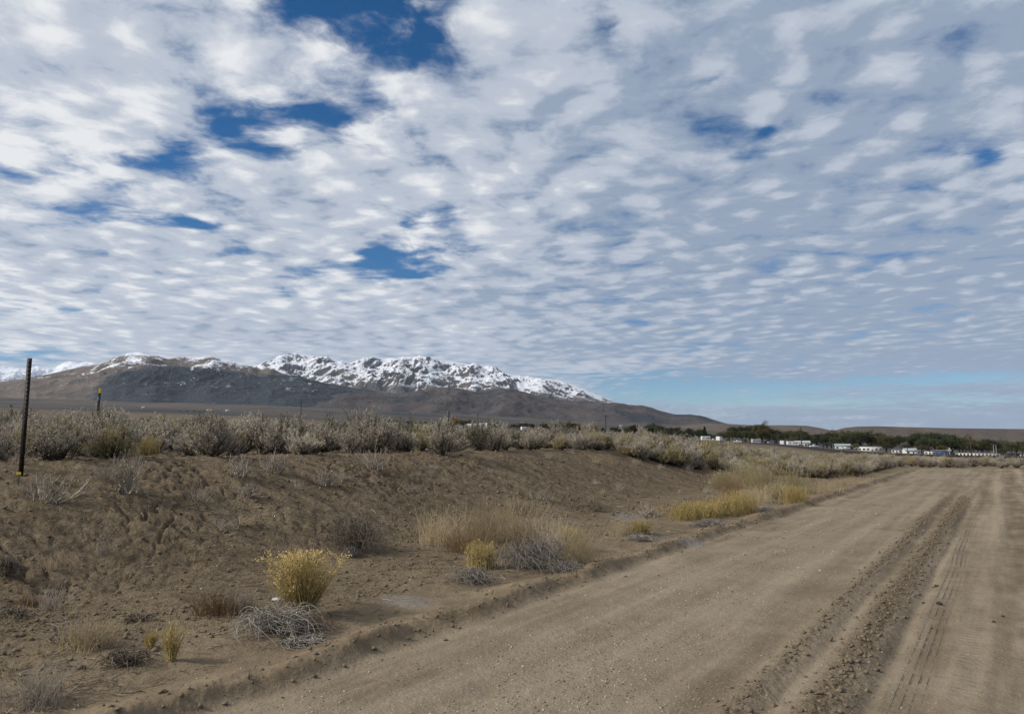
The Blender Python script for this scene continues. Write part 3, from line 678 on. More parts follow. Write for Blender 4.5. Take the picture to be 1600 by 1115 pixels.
# ---- plants of the bank and the shoulder, one by one
def ground_at(u, v):
    p = ray_hit(u, v, lambda x, y: hbase(x, y)); p[2] = hbase(p[0], p[1]) + hmicro(np.array([p[0]]), np.array([p[1]]))[0][0]; return p
def plant(kind, u, v, wpx, hp, label, seed, name=None, cat=None, rz=0.0, group=None):
    p = ground_at(u, v); k = p[1] / F; W_, H_ = wpx * k, hp * k
    if kind == 'rabbit':
        g, P_ = grass(seed, 620, H_ * .92, W_ * .12, .62, .0028, .05); o = thing(name or 'rabbitbrush', label, cat or 'shrub', p, rz, group)
        link('stems', M_('stems', g), m_yel, o)
        r = np.random.default_rng(seed); idx = r.integers(0, len(P_), 2600); tt = r.uniform(.25, 1, 2600); kk = np.minimum((tt * 4).astype(int), 3); f = (tt * 4 - kk)[:, None]
        c = P_[idx, kk] * (1 - f) + P_[idx, kk + 1] * f
        link('foliage', M_('foliage', blades(c, unit(P_[idx, kk + 1] - P_[idx, kk]) + .35 * r.normal(size=c.shape), .045, .006, r)), m_yel, o)
        link('seed_heads', M_('seed_heads', seedheads(P_, seed, .011, 8, .75)), m_seed, o)
    elif kind in ('yellow', 'olive'):
        g, P_ = grass(seed, int(np.clip(1100 * W_, 16, 520)), H_, W_ * .5, .45, .0028, .05); o = thing(name or 'rabbitbrush', label, cat or 'shrub', p, rz, group); mt = m_yel if kind == 'yellow' else m_olive
        link('stems', M_('stems', g), mt, o)
        r = np.random.default_rng(seed); nb = len(P_) * 4; idx = r.integers(0, len(P_), nb); tt = r.uniform(.3, 1, nb); kk = np.minimum((tt * 4).astype(int), 3); f = (tt * 4 - kk)[:, None]
        c = P_[idx, kk] * (1 - f) + P_[idx, kk + 1] * f
        link('foliage', M_('foliage', blades(c, unit(P_[idx, kk + 1] - P_[idx, kk]) + .4 * r.normal(size=c.shape), .05, .008, r)), mt, o)
    elif kind in ('straw', 'russet', 'greygrass'):
        g, P_ = grass(seed, 330 if kind != 'greygrass' else 200, H_ * 1.1, W_ * .5, .7, .0024, .35)
        mt = {'straw': m_straw, 'russet': m_russet, 'greygrass': m_dry}[kind]
        o = link(name or 'grass_clump', M_('grass_clump', g), mt, None, None, label, cat or 'grass', group); o.location = p; o.rotation_euler = (0, 0, rz)
    elif kind in ('dead', 'darkdead'):
        o = link(name or 'dead_branches', M_('dead_branches', deadpile(seed, 220 if hp > 60 else 130 if kind == 'dead' else 90, W_ * 1.15, H_ * .75, .0034 * max(1, p[1] / 11))), m_grey if kind == 'dead' else m_blackstem, None, None, label, cat or 'dead branches', group)
        o.location = p; o.rotation_euler = (0, 0, rz)
    elif kind == 'twiggy':
        st, lf = shrub(seed, H_ * 1.05, W_ * 1.05, 22, 7, 900, .022, .007, .5); o = thing(name or 'dry_shrub', label, cat or 'shrub', p, rz, group)
        link('stems', M_('stems', st), m_dry, o); link('foliage', M_('foliage', lf), m_dry, o)
    return o
PL = [('rabbit', 470, 968, 96, 98, 'bright yellow rabbitbrush with seed heads above a grey dead branch pile'),
 ('dead', 432, 992, 130, 62, 'pile of grey dead branches at the foot of the yellow rabbitbrush'),
 ('russet', 480, 985, 60, 26, 'tuft of curled tan stems in front of the yellow rabbitbrush'),
 ('dead', 470, 1008, 90, 14, 'flattened grey stems lying on the shoulder below the yellow rabbitbrush'),
 ('russet', 340, 958, 70, 34, 'low russet dry grass clump left of the branch pile'),
 ('greygrass', 372, 955, 40, 34, 'pale dry weed beside the russet grass clump'),
 ('straw', 140, 1012, 64, 44, 'dull straw grass clump alone on the lower bank'),
 ('darkdead', 195, 1045, 80, 32, 'dark dead twigs fanned out below the straw grass clump'),
 ('yellow', 267, 1038, 12, 56, 'thin upright yellow weed stalks near the road shoulder'),
 ('yellow', 234, 1014, 10, 26, 'short sparse yellow weed beside the thin yellow stalks'),
 ('greygrass', 58, 1108, 64, 56, 'pale grey dry weed clump on the gravelly shoulder'),
 ('darkdead', 552, 856, 120, 84, 'dark mound of dead stems hanging over a bare hummock'),
 ('dead', 548, 868, 24, 24, 'few pale dead stems spilling below the dark mound'),
 ('darkdead', 468, 882, 50, 16, 'small dark dead tuft above the yellow rabbitbrush'),
 ('straw', 690, 850, 76, 54, 'golden dry grass at the left end of the shoulder grass patch'),
 ('russet', 722, 862, 60, 34, 'low tawny grass in the left half of the shoulder grass patch'),
 ('straw', 752, 846, 80, 60, 'tall pale dry grass in the middle of the shoulder grass patch'),
 ('straw', 806, 846, 90, 68, 'tallest pale dry grass at the back of the shoulder grass patch'),
 ('russet', 835, 858, 70, 40, 'tawny grass behind the grey branch heap in the grass patch'),
 ('yellow', 752, 888, 40, 40, 'bright yellow tuft in front of the shoulder grass patch'),
 ('yellow', 884, 862, 36, 38, 'yellow tuft at the right end of the shoulder grass patch'),
 ('straw', 905, 890, 50, 54, 'pale grass leaning over the windrow at the road edge'),
 ('greygrass', 862, 868, 46, 54, 'grey dry weed stalks between yellow tuft and branch heap'),
 ('dead', 828, 890, 136, 72, 'largest heap of grey dead branches in the shoulder grass patch'),
 ('dead', 738, 912, 84, 34, 'twisted grey dead branches in front of the yellow tuft'),
 ('dead', 880, 898, 60, 26, 'small grey dead branches against the windrow'),
 ('darkdead', 815, 806, 40, 24, 'small dark dead shrub behind the tallest pale grass'),
 ('straw', 975, 838, 46, 24, 'short straw tuft beside the pale silt patch'),
 ('yellow', 1000, 838, 30, 22, 'short yellow tuft beside the pale silt patch'),
 ('dead', 1000, 846, 46, 12, 'flat grey dead twigs under the short yellow tuft'),
 ('darkdead', 925, 798, 70, 18, 'dark dead brush lying low on the bank'),
 ('twiggy', 845, 784, 40, 20, 'small pale twiggy shrub low on the bare bank face'),
 ('yellow', 1075, 813, 54, 28, 'yellow rabbitbrush at the left end of the yellow row by the road'),
 ('yellow', 1102, 809, 44, 24, 'small yellow rabbitbrush second in the yellow row by the road'),
 ('yellow', 1128, 806, 44, 28, 'yellow rabbitbrush third in the yellow row by the road'),
 ('yellow', 1156, 803, 48, 35, 'tallest yellow rabbitbrush at the right end of the yellow row'),
 ('dead', 1108, 824, 70, 16, 'grey dead branches under the yellow rabbitbrush row'),
 ('dead', 1190, 800, 60, 14, 'grey dead branches right of the yellow rabbitbrush row'),
 ('straw', 1182, 785, 60, 28, 'pale straw grass behind the yellow rabbitbrush row'),
 ('olive', 1213, 780, 40, 24, 'short olive tuft behind the grey dead branches'),
 ('yellow', 1241, 789, 36, 28, 'single yellow rabbitbrush close to the road edge'),
 ('olive', 1165, 760, 50, 44, 'large olive rabbitbrush low on the bank end'),
 ('olive', 1190, 764, 46, 36, 'rounded olive rabbitbrush with a dark base at the bank end'),
 ('olive', 1236, 768, 54, 36, 'yellow-olive rabbitbrush on the flat beside the bank end'),
 ('russet', 1142, 772, 30, 28, 'russet tuft behind the yellow rabbitbrush row'),
 ('olive', 1128, 762, 34, 26, 'small olive shrub on the lower bank end'),
 ('straw', 1290, 772, 60, 20, 'low straw grass strip along the road edge'),
 ('straw', 1330, 758, 60, 18, 'far low straw grass along the road edge'),
 ('twiggy', 78, 782, 84, 46, 'silvery twiggy shrub on cracked soil near the steel post'),
 ('twiggy', 190, 770, 84, 64, 'larger silvery dead shrub with forked branch on the bank rim'),
 ('twiggy', 374, 748, 26, 36, 'narrow pale weed standing on the upper bank'),
 ('twiggy', 433, 740, 40, 34, 'rounded tan weed on the bank rim'),
 ('twiggy', 508, 758, 28, 26, 'small pale weed on the upper bank face'),
 ('twiggy', 585, 736, 60, 34, 'pinkish-grey dry shrub sprawling over the bank rim'),
 ('twiggy', 388, 778, 30, 20, 'faint low weed below the narrow pale weed'),
 ('twiggy', 1010, 806, 40, 22, 'small grey twiggy shrub left of the yellow row'),
 ('darkdead', 8, 905, 46, 50, 'dark dead shrub with pale stems on the left bank'),
 ('darkdead', 20, 965, 60, 14, 'flat dark twigs lying on the left bank'),
 ('darkdead', 215, 968, 50, 10, 'low dark twigs on the bare lower bank'),
 ('russet', 45, 945, 30, 14, 'tiny dry tuft on the left bank'),
 ('yellow', 222, 712, 34, 34, 'yellow shrub in front of the dark sagebrush gap')]
for i, (k, u, v, wp, hp, lb) in enumerate(PL): plant(k, u, v, wp, hp, lb, 900 + i * 7, rz=i * 1.3)

WEED = []
for v in range(4):
    g_, _p = grass(5000 + v, 70, .22, .10, .8, .0026, .3); WEED.append((M_('weed', g_), m_straw if v % 2 else m_dry))
rw = np.random.default_rng(61); made = 0
while made < 60:
    s_, t_ = rw.uniform(3, 30), rw.uniform(1.2, 8.0); k_ = -5.05 - 1.1766 * t_; y_ = (s_ - .527 * k_) / (.527 * .62 + .85); x_ = k_ + .62 * y_
    if abs(x_ / y_) > .64 or y_ < 5: continue
    me_, mt_ = WEED[int(rw.integers(0, 4))]; zf = 'upper face of the bare bank' if t_ > 6 else 'middle of the bare bank face' if t_ > 4 else 'shoulder between bank and road'
    o = link('dry_weed', me_, mt_, None, None, ('small straw coloured weed on the ' if mt_ is m_straw else 'small greyish dry weed on the ') + zf, 'weed', 'small weeds of the bank')
    o.location = (x_, y_, hground(x_, y_)[0]); o.rotation_euler = (0, 0, rw.uniform(0, 6)); o.scale = (rw.uniform(.6, 1.5),) * 2 + (rw.uniform(.5, 1.2),); made += 1

# ================================================================== LOOSE STONES AND CLODS
def lumps(name, x, y, size, seed, flat=.6, sink=.25):
    r = np.random.default_rng(seed); n = len(x)
    base = np.array([[1, 0, 0], [-1, 0, 0], [0, 1, 0], [0, -1, 0], [0, 0, 1], [0, 0, -1.]])
    V = base[None] * (1 + .35 * r.normal(size=(n, 6, 1)).clip(-1, 1)) + .22 * r.normal(size=(n, 6, 3))
    a = r.uniform(0, 2 * pi, n); c, s_ = np.cos(a)[:, None], np.sin(a)[:, None]
    V = np.stack([V[..., 0] * c - V[..., 1] * s_, V[..., 0] * s_ + V[..., 1] * c, V[..., 2] * flat], -1) * (size / 2)[:, None, None]
    z = hground(x, y) + size * (.5 * flat - sink)
    V = V + np.stack([x, y, z], -1)[:, None]
    T = np.array([[0, 2, 4], [2, 1, 4], [1, 3, 4], [3, 0, 4], [2, 0, 5], [1, 2, 5], [3, 1, 5], [0, 3, 5]])
    return mesh_np(name, V, None, (np.arange(n)[:, None, None] * 6 + T[None]).reshape(-1, 3))
def st_xy(s, t):                                  # inverse of road_st
    # .527x + .85y = s ; x - .62y = -5.05 - 1.1766t
    k = -5.05 - 1.1766 * t; y = (s - .527 * k) / (.527 * .62 + .85); return k + .62 * y, y
def stone_mat(name, c1, c2, c3):
    m, t, b = mat(name); g = t.new('ShaderNodeNewGeometry'); rnd = g.outputs['Random Per Island']
    rp = t.new('ShaderNodeValToRGB'); t.l.new(rnd, rp.inputs[0]); rp.color_ramp.elements[0].color = rgb(*c1); rp.color_ramp.elements[1].color = rgb(*c3)
    e_ = rp.color_ramp.elements.new(.6); e_.color = rgb(*c2)
    t.l.new(rp.outputs[0], b.inputs['Base Color']); return m
rg = np.random.default_rng(5)
def polar(n, lo, hi):
    th = np.radians(rg.uniform(-37, 37, n)); k = rg.random(n); r = 1 / lerp(1 / lo, 1 / hi, k); return r * np.sin(th), r * np.cos(th)
x, y = polar(90000, 3.6, 40); s, t = road_st(x, y); rm = road_mask(x, y); pt = fbm(x * .7, y * .7, 92, 3)
pr = rm * (.9 * np.exp(-((t + 1.5) / .75) ** 2) + .10 + .25 * np.exp(-((t + .5) / .3) ** 2)) * sstep(pt, -.4, .3) + (t > 0) * (t < 3) * .30 * sstep(pt, 0, .3) + (t > 0) * .012
k = rg.random(len(x)) < pr; x, y = x[k], y[k]
sz = (.006 + .024 * rg.random(len(x)) ** 4.0) * np.clip(np.hypot(x, y) / 9, .8, 2.0)
link('gravel', lumps('gravel', x, y, sz, 6), stone_mat('gravel_stone', (.12, .095, .068), (.24, .20, .155), (.46, .41, .34)), None, 'stuff', 'pale gravel scattered over the graded road and shoulder')
# churned clods of the two tyre ridges and of the windrow
n = 5200; s_c = rg.uniform(2, 27, n) ** 1.0; band = rg.random(n)
t_c = np.where(band < .55, -3.22 + .10 * rg.normal(size=n), np.where(band < .8, -2.80 + .07 * rg.normal(size=n), .08 + .14 * rg.normal(size=n)))
x, y = st_xy(s_c, t_c); k = (y > 3.4) & (np.abs(x / y) < .8); x, y = x[k], y[k]
link('soil_clods', lumps('soil_clods', x, y, .012 + .042 * rg.random(len(x)) ** 2.5, 7, .75), simple('clod', (.160, .126, .086), .95, .12, 9), None, 'stuff', 'crumbled brown soil in the churned tyre ridges')
x, y = polar(48000, 5, 30); s, t = road_st(x, y); k = (t > 1.2) & (t < 8.6) & (rg.random(len(x)) < .25 + .7 * sstep(fbm(x * .5, y * .5, 93, 3), 0, .3)); x, y = x[k], y[k]
link('soil_crumbs', lumps('soil_crumbs', x, y, (.014 + .065 * rg.random(len(x)) ** 4) * np.clip(y / 12, .8, 1.5), 8, .7), simple('crumb', (.150, .116, .077), .95, .12, 9), None, 'stuff', 'crumbled soil lying on the bare bank face')
n = 15000; x, y = polar(n, 4.5, 28); s, t = road_st(x, y); k = (t > .5) & (t < 9.5) & (rg.random(n) < .25 + .75 * sstep(fbm(x * .6, y * .6, 94, 3), -.05, .3)); x, y = x[k], y[k]; n = len(x)
a_ = rg.uniform(0, 2 * pi, n); ln = rg.uniform(.03, .16, n); tt_ = np.linspace(-.5, .5, 3)[None]; bx_ = x[:, None] + np.cos(a_)[:, None] * ln[:, None] * tt_; by_ = y[:, None] + np.sin(a_)[:, None] * ln[:, None] * tt_
lz = hground(bx_.ravel(), by_.ravel()).reshape(n, 3) + .006 + np.abs(rg.normal(size=(n, 3))) * .008
link('plant_litter', M_('plant_litter', tubes(np.stack([bx_, by_, lz], -1), rg.uniform(.0014, .0038, (n, 1)) * np.clip(y / 9, .8, 1.8)[:, None] * np.ones((1, 3)))), stone_mat('litter', (.055, .042, .030), (.17, .14, .10), (.42, .36, .27)), None, 'stuff', 'dry straw and twig litter strewn over the bank')
x, y = polar(900, 6, 32); s, t = road_st(x, y); k = (t > 1.5) & (t < 8.8) & (fbm(x * .5, y * .5, 95, 3) > .0); x, y = x[k], y[k]; z = hground(x, y); gp = []
for i in range(len(x)):
    g_, _p = grass(3000 + i, int(rg.integers(8, 26)), rg.uniform(.05, .16), .06, .9, .0022, .4, 4); gp.append((g_[0] + np.array([x[i], y[i], z[i]]), g_[1]))
link('grass_sprigs', M_('grass_sprigs', join(*gp)), m_straw, None, 'stuff', 'tiny dry grass sprigs dotted over the bare bank')
m_clod = simple('dark_clod', (.055, .042, .03), .95, .3, 20)
for i, (u, v, px, lb) in enumerate([(1468, 943, 9, 'dark clod of mud alone in the middle of the wheel track'), (1463, 915, 6, 'small dark clod beyond the lone mud clod'), (1443, 940, 5, 'tiny dark clod left of the lone mud clod'),
                                   (1567, 962, 5, 'small dark clod on the far wheel track'), (1553, 972, 5, 'small clod just before the far wheel track clod'), (1456, 979, 4, 'tiny mud crumb before the lone mud clod')]):
    p = ground_at(u, v); sz_ = px * p[1] / F
    r = np.random.default_rng(40 + i); th_, ph_ = np.meshgrid(np.linspace(0, 2 * pi, 9)[:-1], np.linspace(.15, pi - .15, 6)); rr = sz_ * .5 * (1 + .22 * r.normal(size=th_.shape))
    V = np.stack([rr * np.sin(ph_) * np.cos(th_), rr * np.sin(ph_) * np.sin(th_), .6 * rr * np.cos(ph_)], -1).reshape(-1, 3)
    Q = [[a * 8 + b, a * 8 + (b + 1) % 8, (a + 1) * 8 + (b + 1) % 8, (a + 1) * 8 + b] for a in range(5) for b in range(8)]
    o = link('mud_clod', mesh_np('mud_clod', V, Q, None, True), m_clod, None, None, lb, 'clod', 'mud clods on the road'); o.location = (p[0], p[1], p[2] + sz_ * .18)
p = ground_at(431, 938); V = np.random.default_rng(3).normal(size=(14, 3)); V = unit(V) * np.array([.045, .03, .02])
import bmesh
bm = bmesh.new(); [bm.verts.new(v) for v in V]; bmesh.ops.convex_hull(bm, input=bm.verts); me = bpy.data.meshes.new('white_stone'); bm.to_mesh(me); bm.free()
o = link('white_stone', me, simple('white_stone', (.55, .53, .50), .8, .1, 30), None, None, 'white flat stone left of the yellow rabbitbrush', 'stone'); o.location = (p[0], p[1], p[2] + .012)

# ================================================================== POSTS AND STAKES
def boxv(x0, x1, y0, y1, z0, z1):
    V = np.array([[x, y, z] for z in (z0, z1) for (x, y) in ((x0, y0), (x1, y0), (x1, y1), (x0, y1))], float)
    return V, np.array([[3, 2, 1, 0], [4, 5, 6, 7], [0, 1, 5, 4], [1, 2, 6, 5], [2, 3, 7, 6], [3, 0, 4, 7]])
def bevel_box(name, x0, x1, y0, y1, z0, z1, bev=.02):
    bm = bmesh.new(); V, Q = boxv(x0, x1, y0, y1, z0, z1); vs = [bm.verts.new(v) for v in V]; [bm.faces.new([vs[i] for i in q]) for q in Q]
    bmesh.ops.bevel(bm, geom=bm.edges[:], offset=bev, segments=2, affect='EDGES'); me = bpy.data.meshes.new(name); bm.to_mesh(me); bm.free(); return me
def frustum(name, r0, r1, z0, z1, n=12, cap=True):
    bm = bmesh.new(); bmesh.ops.create_cone(bm, cap_ends=cap, segments=n, radius1=r0, radius2=r1, depth=z1 - z0)
    bmesh.ops.translate(bm, verts=bm.verts, vec=(0, 0, (z0 + z1) / 2)); me = bpy.data.meshes.new(name); bm.to_mesh(me); bm.free(); return me
steel = simple('weathered_steel', (.022, .018, .017), .6, .25, 12, .4)
p = ground_at(32, 748); k = p[1] / F; H_ = 182 * k
o = thing('fence_post', 'dark steel T-post leaning at the rim of the bank', 'fence post', p); o.rotation_euler = (0, math.atan2(2, 176), 0)
link('shaft', mesh_np('shaft', *join(boxv(-.030, .030, -.006, .006, -.3, H_), boxv(-.006, .006, .0065, .045, -.3, H_))), steel, o)
for i in range(18):
    link('stud', mesh_np('stud', *boxv(-.008, .008, -.016, -.0065, H_ - .06 - i * .055, H_ - .045 - i * .055)), steel, o)
ytag = simple('yellow_tape', (.55, .40, .05), .6, .1, 10); lath = simple('grey_lath', (.09, .08, .068), .9, .25, 20)
p = ground_at(28, 764); k = p[1] / F
o = thing('marker_stake', 'short thin marker stake with yellow tag at the foot of the steel post', 'stake', p)
link('stake', bevel_box('stake', -.006, .006, -.004, .004, -.1, 22 * k, .001), lath, o); link('tag', bevel_box('tag', -.03, .03, -.0075, -.0045, 17 * k, 21 * k, .001), ytag, o)
xs_, ys_ = at(152, 634, 36.0)[:2]; zg = hground(xs_, ys_)[0]; ztop = at(152, 607, 36.0)[2]
o = thing('survey_stake', 'dark upright survey post with yellow top rising out of the sagebrush', 'stake', (xs_, ys_, zg)); o.rotation_euler = (0, .04, 0); hh = ztop - zg
link('stake', bevel_box('stake', -.045, .045, -.03, .03, -.3, hh - .2, .006), simple('dark_post', (.04, .042, .045), .8, .2, 9), o)
link('flag', bevel_box('flag', -.055, .06, -.04, .04, hh - .2, hh + .02, .01), ytag, o)
link('label_plate', bevel_box('label_plate', -.05, -.02, -.036, -.031, hh - .52, hh - .38, .001), simple('pale_plate', (.45, .47, .48), .6, .1, 10), o)

# ================================================================== RAILWAY
rp = np.array([(52, 30), (56, 62), (61, 98), (69, 157), (80.6, 224), (107, 349), (150, 520), (230, 760)], float)
tt = np.linspace(0, len(rp) - 1, 90); rx = np.interp(tt, np.arange(len(rp)), rp[:, 0]); ry = np.interp(tt, np.arange(len(rp)), rp[:, 1])
for _ in range(6): rx[1:-1] = (rx[:-2] + rx[1:-1] * 2 + rx[2:]) / 4; ry[1:-1] = (ry[:-2] + ry[1:-1] * 2 + ry[2:]) / 4
rz_ = hground(rx, ry); rz_ = np.convolve(np.pad(rz_, 4, 'edge'), np.ones(9) / 9, 'valid') + .22
tg = unit(np.stack([np.gradient(rx), np.gradient(ry)], -1)); nrm = np.stack([tg[:, 1], -tg[:, 0]], -1)
def sweep(offs):
    offs = np.array(offs); V = np.stack([np.stack([rx + nrm[:, 0] * a, ry + nrm[:, 1] * a, rz_ + b], -1) for a, b in offs], 1); m_ = len(offs); n_ = len(rx)
    Q = [[i * m_ + j, i * m_ + (j + 1) % m_, (i + 1) * m_ + (j + 1) % m_, (i + 1) * m_ + j] for i in range(n_ - 1) for j in range(m_)]
    return mesh_np('sweep', V, Q)
o = thing('railway_track', 'dark railway track on a low ballast bed crossing the sagebrush flat', 'railway track', (0, 0, 0))
link('ballast', sweep([(-3.2, -.9), (3.2, -.9), (1.9, .18), (-1.9, .18)]), simple('ballast', (.040, .032, .028), .95, .3, 2), o)
for sd in (-.75, .75): link('rail', sweep([(sd - .05, .18), (sd + .05, .18), (sd + .05, .42), (sd - .05, .42)]), simple('rail_steel', (.03, .022, .018), .5, .2, 2), o)

# ================================================================== TREES
def tree_mesh(seed, kind):
    r = np.random.default_rng(seed)
    if kind == 'conifer':
        trunk = tubes(np.array([[[0, 0, -.03], [0, 0, .5], [0, 0, 1.0]]]), [[.022, .012, .002]], 6)
        n = 2600; z = r.uniform(.06, 1, n) ** 1.1; R = .24 * (1 - z) * (.55 + .45 * np.abs(np.sin(z * 38))) + .01; a = r.uniform(0, 2 * pi, n); q = R * np.sqrt(r.uniform(.15, 1, n))
        c = np.stack([q * np.cos(a), q * np.sin(a), z], -1); d = np.stack([np.cos(a), np.sin(a), -.25 + 0 * a], -1) + .4 * r.normal(size=(n, 3))
        return trunk, blades(c, d, .05, .022, r)
    W_ = {'round': .40, 'wide': .52, 'tall': .29, 'bare': .34}[kind]
    nl = 9; a = r.uniform(0, 2 * pi, nl); K = 5; t = np.linspace(0, 1, K)[None]
    M = [np.stack([.02 * np.sin(t[0] * 3 + seed), .02 * np.cos(t[0] * 2), -.03 + t[0] * .62], -1)]
    rad = [np.linspace(.030, .013, K)]
    ends = []
    for i in range(nl):
        z0 = r.uniform(.16, .5); e_ = np.array([np.cos(a[i]) * W_ * r.uniform(.45, .9), np.sin(a[i]) * W_ * r.uniform(.45, .9), z0 + r.uniform(.18, .42)])
        b0 = np.array([0, 0, z0]); mid = (b0 + e_) / 2 + np.array([0, 0, .05]); tq = t[0][:, None]
        M.append((1 - tq) ** 2 * b0 + 2 * tq * (1 - tq) * mid + tq ** 2 * e_); rad.append(np.linspace(.013, .004, K)); ends.append(e_)
    trunk = tubes(np.array(M), np.array(rad), 6)
    nc = 34; cl = []
    for i in range(nc):
        v = unit(r.normal(size=3)); v[2] = abs(v[2]) * 1.2 - .45
        q = r.uniform(.45, .95); cl.append([v[0] * W_ * q, v[1] * W_ * q, .56 + v[2] * .40 * q])
    cl = np.vstack([np.array(ends), np.array(cl)]); per = 75 if kind != 'bare' else 40
    c = np.repeat(cl, per, 0); c = c + unit(r.normal(size=c.shape)) * (r.random((len(c), 1)) ** .5) * np.array([.13, .13, .10]); c[:, 2] = np.clip(c[:, 2], .10, 1.02)
    d = (c - np.array([0, 0, .45])) + .35 * r.normal(size=c.shape)
    return trunk, blades(c, d, .045, .026, r)
bark = simple('bark', (.055, .045, .036), .95, .25, 5)
LEAFM = {'dark': leafmat('tree_dark_green', (.030, .038, .020), (.068, .074, .034), .1, .5), 'olive': leafmat('tree_olive', (.060, .060, .024), (.115, .104, .044), .15, .5),
         'orange': leafmat('tree_autumn_orange', (.21, .10, .022), (.32, .17, .04), .2, .3), 'yellow': leafmat('tree_autumn_yellow', (.15, .11, .022), (.23, .17, .04), .2, .3),
         'grey': leafmat('tree_bare_grey', (.085, .076, .066), (.14, .125, .105), .1, .3), 'conifer': leafmat('conifer_green', (.014, .022, .016), (.028, .038, .026), .05, .3)}
TREE = {}
def tree(u, vtop, d, form, colour, label, group, wide=1.0):
    x = (u - CX) / F * d * 1.006; z = hground(x, d)[0]; ztop = at(u, vtop, d)[2]; H = max(ztop - z, 2.0)
    key = (form, colour)
    if key not in TREE:
        TREE[key] = []
        for v in range(2 if form != 'conifer' else 1):
            tr_, cr_ = tree_mesh(len(TREE) * 11 + v * 5 + 3, form); a, b = M_('trunk', tr_), M_('crown', cr_); a.materials.append(bark); b.materials.append(LEAFM[colour]); TREE[key].append((a, b))
    a, b = TREE[key][int(u * 7) % len(TREE[key])]
    o = thing('conifer_tree' if form == 'conifer' else 'broadleaf_tree', label, 'tree', (x, d, z), u * 1.7, group, (H * wide, H * wide, H))
    link('trunk', a, None, o); link('crown', b, None, o)
rt_ = np.random.default_rng(31)
TOP = [(975, 668), (990, 664), (1020, 665), (1055, 668), (1080, 674), (1120, 672), (1150, 668), (1170, 666), (1187, 664), (1205, 671), (1240, 675), (1262, 676), (1290, 678), (1320, 674), (1345, 671), (1365, 672), (1385, 680), (1405, 678), (1430, 673), (1460, 671), (1478, 680), (1500, 685), (1530, 683), (1547, 691), (1562, 688), (1585, 683), (1605, 682), (1660, 684)]
COLN = {'dark': 'dark green', 'olive': 'olive green'}; FORMN = {'round': 'round crowned', 'wide': 'wide spreading', 'tall': 'tall narrow'}
def zone_name(u):
    return ('left of the parked trailers' if u < 1088 else 'behind the parked trailers' if u < 1190 else 'behind the grey roofed house' if u < 1290 else 'behind the flat roofed white building' if u < 1385 else
            'behind the blue canopy building' if u < 1475 else 'behind the long motel' if u < 1550 else 'past the right end of the motel')
for row, (d0_, dv, step) in enumerate([(610, 3, 13), (700, 0, 15)]):
    u = 980.0
    while u < 1650:
        vt = interp(TOP, u) + rt_.uniform(-8, 3) + dv
        form = ('round', 'wide', 'tall')[int(rt_.integers(0, 3))]; cc = 'dark' if rt_.random() < .68 else 'olive'
        tree(u, vt, d0_ + rt_.uniform(-25, 25), form, cc, f"{FORMN[form]} {COLN[cc]} tree {zone_name(u)}" + (', in the back row' if row else ', in the front row'), 'trees of the town', rt_.uniform(.95, 1.25))
        u += step * rt_.uniform(.7, 1.25)
for u, vt, f_, c_, lb in [(1226, 688, 'round', 'olive', 'small olive tree before the white motorhome'), (1287, 690, 'wide', 'dark', 'low dark tree left of the teal shed'), (1331, 692, 'round', 'olive', 'small olive tree against the cream shed'), (1378, 690, 'round', 'dark', 'dark tree between the flat roofed building and small shed'), (1432, 694, 'wide', 'olive', 'low olive tree beside the white block shop'),
                          (1160, 684, 'round', 'yellow', 'yellowing tree behind the lone white pickup'), (1134, 684, 'wide', 'olive', 'low olive tree right of the box truck'), (1552, 698, 'round', 'dark', 'dark tree at the right end of the motel')]:
    tree(u, vt, 535 if c_ != 'yellow' else 585, f_, c_, lb, 'trees of the town', 1.2)
tree(1098, 666, 590, 'conifer', 'conifer', 'dark pointed conifer standing among the town trees', 'trees of the town', 1.1)
tree(1463, 693, 590, 'round', 'yellow', 'small yellow autumn tree behind the blue canopy building', 'trees of the town', 1.2)
tree(1405, 688, 580, 'bare', 'grey', 'pale greyish nearly bare tree behind the gabled white shed', 'trees of the town', 1.3)
tree(1195, 684, 585, 'bare', 'grey', 'greyish brown thin tree behind the parked pickups', 'trees of the town', 1.1)
tree(927, 663, 610, 'round', 'orange', 'bright orange autumn tree near the tall power pole', 'trees of the town', 1.2)
for u, vt, f_, lb in [(915, 664, 'round', 'dark tree left of the orange autumn tree'), (940, 666, 'tall', 'dark tree right of the orange autumn tree'), (961, 664, 'wide', 'broad dark tree standing alone right of the power pole'), (905, 668, 'tall', 'small dark tree two left of the orange autumn tree')]:
    tree(u, vt, 620, f_, 'dark', lb, 'trees of the town', 1.15)
for u0, u1, vt, dd, zn in [(850, 897, 656, 800, 'left of the beige shed'), (797, 842, 657, 900, 'in the gap before the white trailer'), (768, 792, 656, 1000, 'right of the large white tank'), (640, 690, 655, 1350, 'left of the white silo'), (706, 740, 653, 1400, 'behind the long white roofs'), (575, 612, 650, 1300, 'past the gnarled bush'), (285, 340, 638, 1900, 'far beyond the thicket')]:
    u = u0
    while u < u1:
        f_ = ('round', 'wide')[int(rt_.integers(0, 2))]; cc = 'dark' if rt_.random() < .6 else 'olive'
        tree(u, vt + rt_.uniform(0, 5), dd + rt_.uniform(-40, 40), f_, cc, f"distant {FORMN[f_]} {COLN[cc]} tree {zn}", 'distant trees of the valley', 1.4); u += rt_.uniform(8, 12)
tree(709, 651, 1380, 'round', 'orange', 'distant rusty orange tree beside the tall pylon sign', 'distant trees of the valley', 1.6)
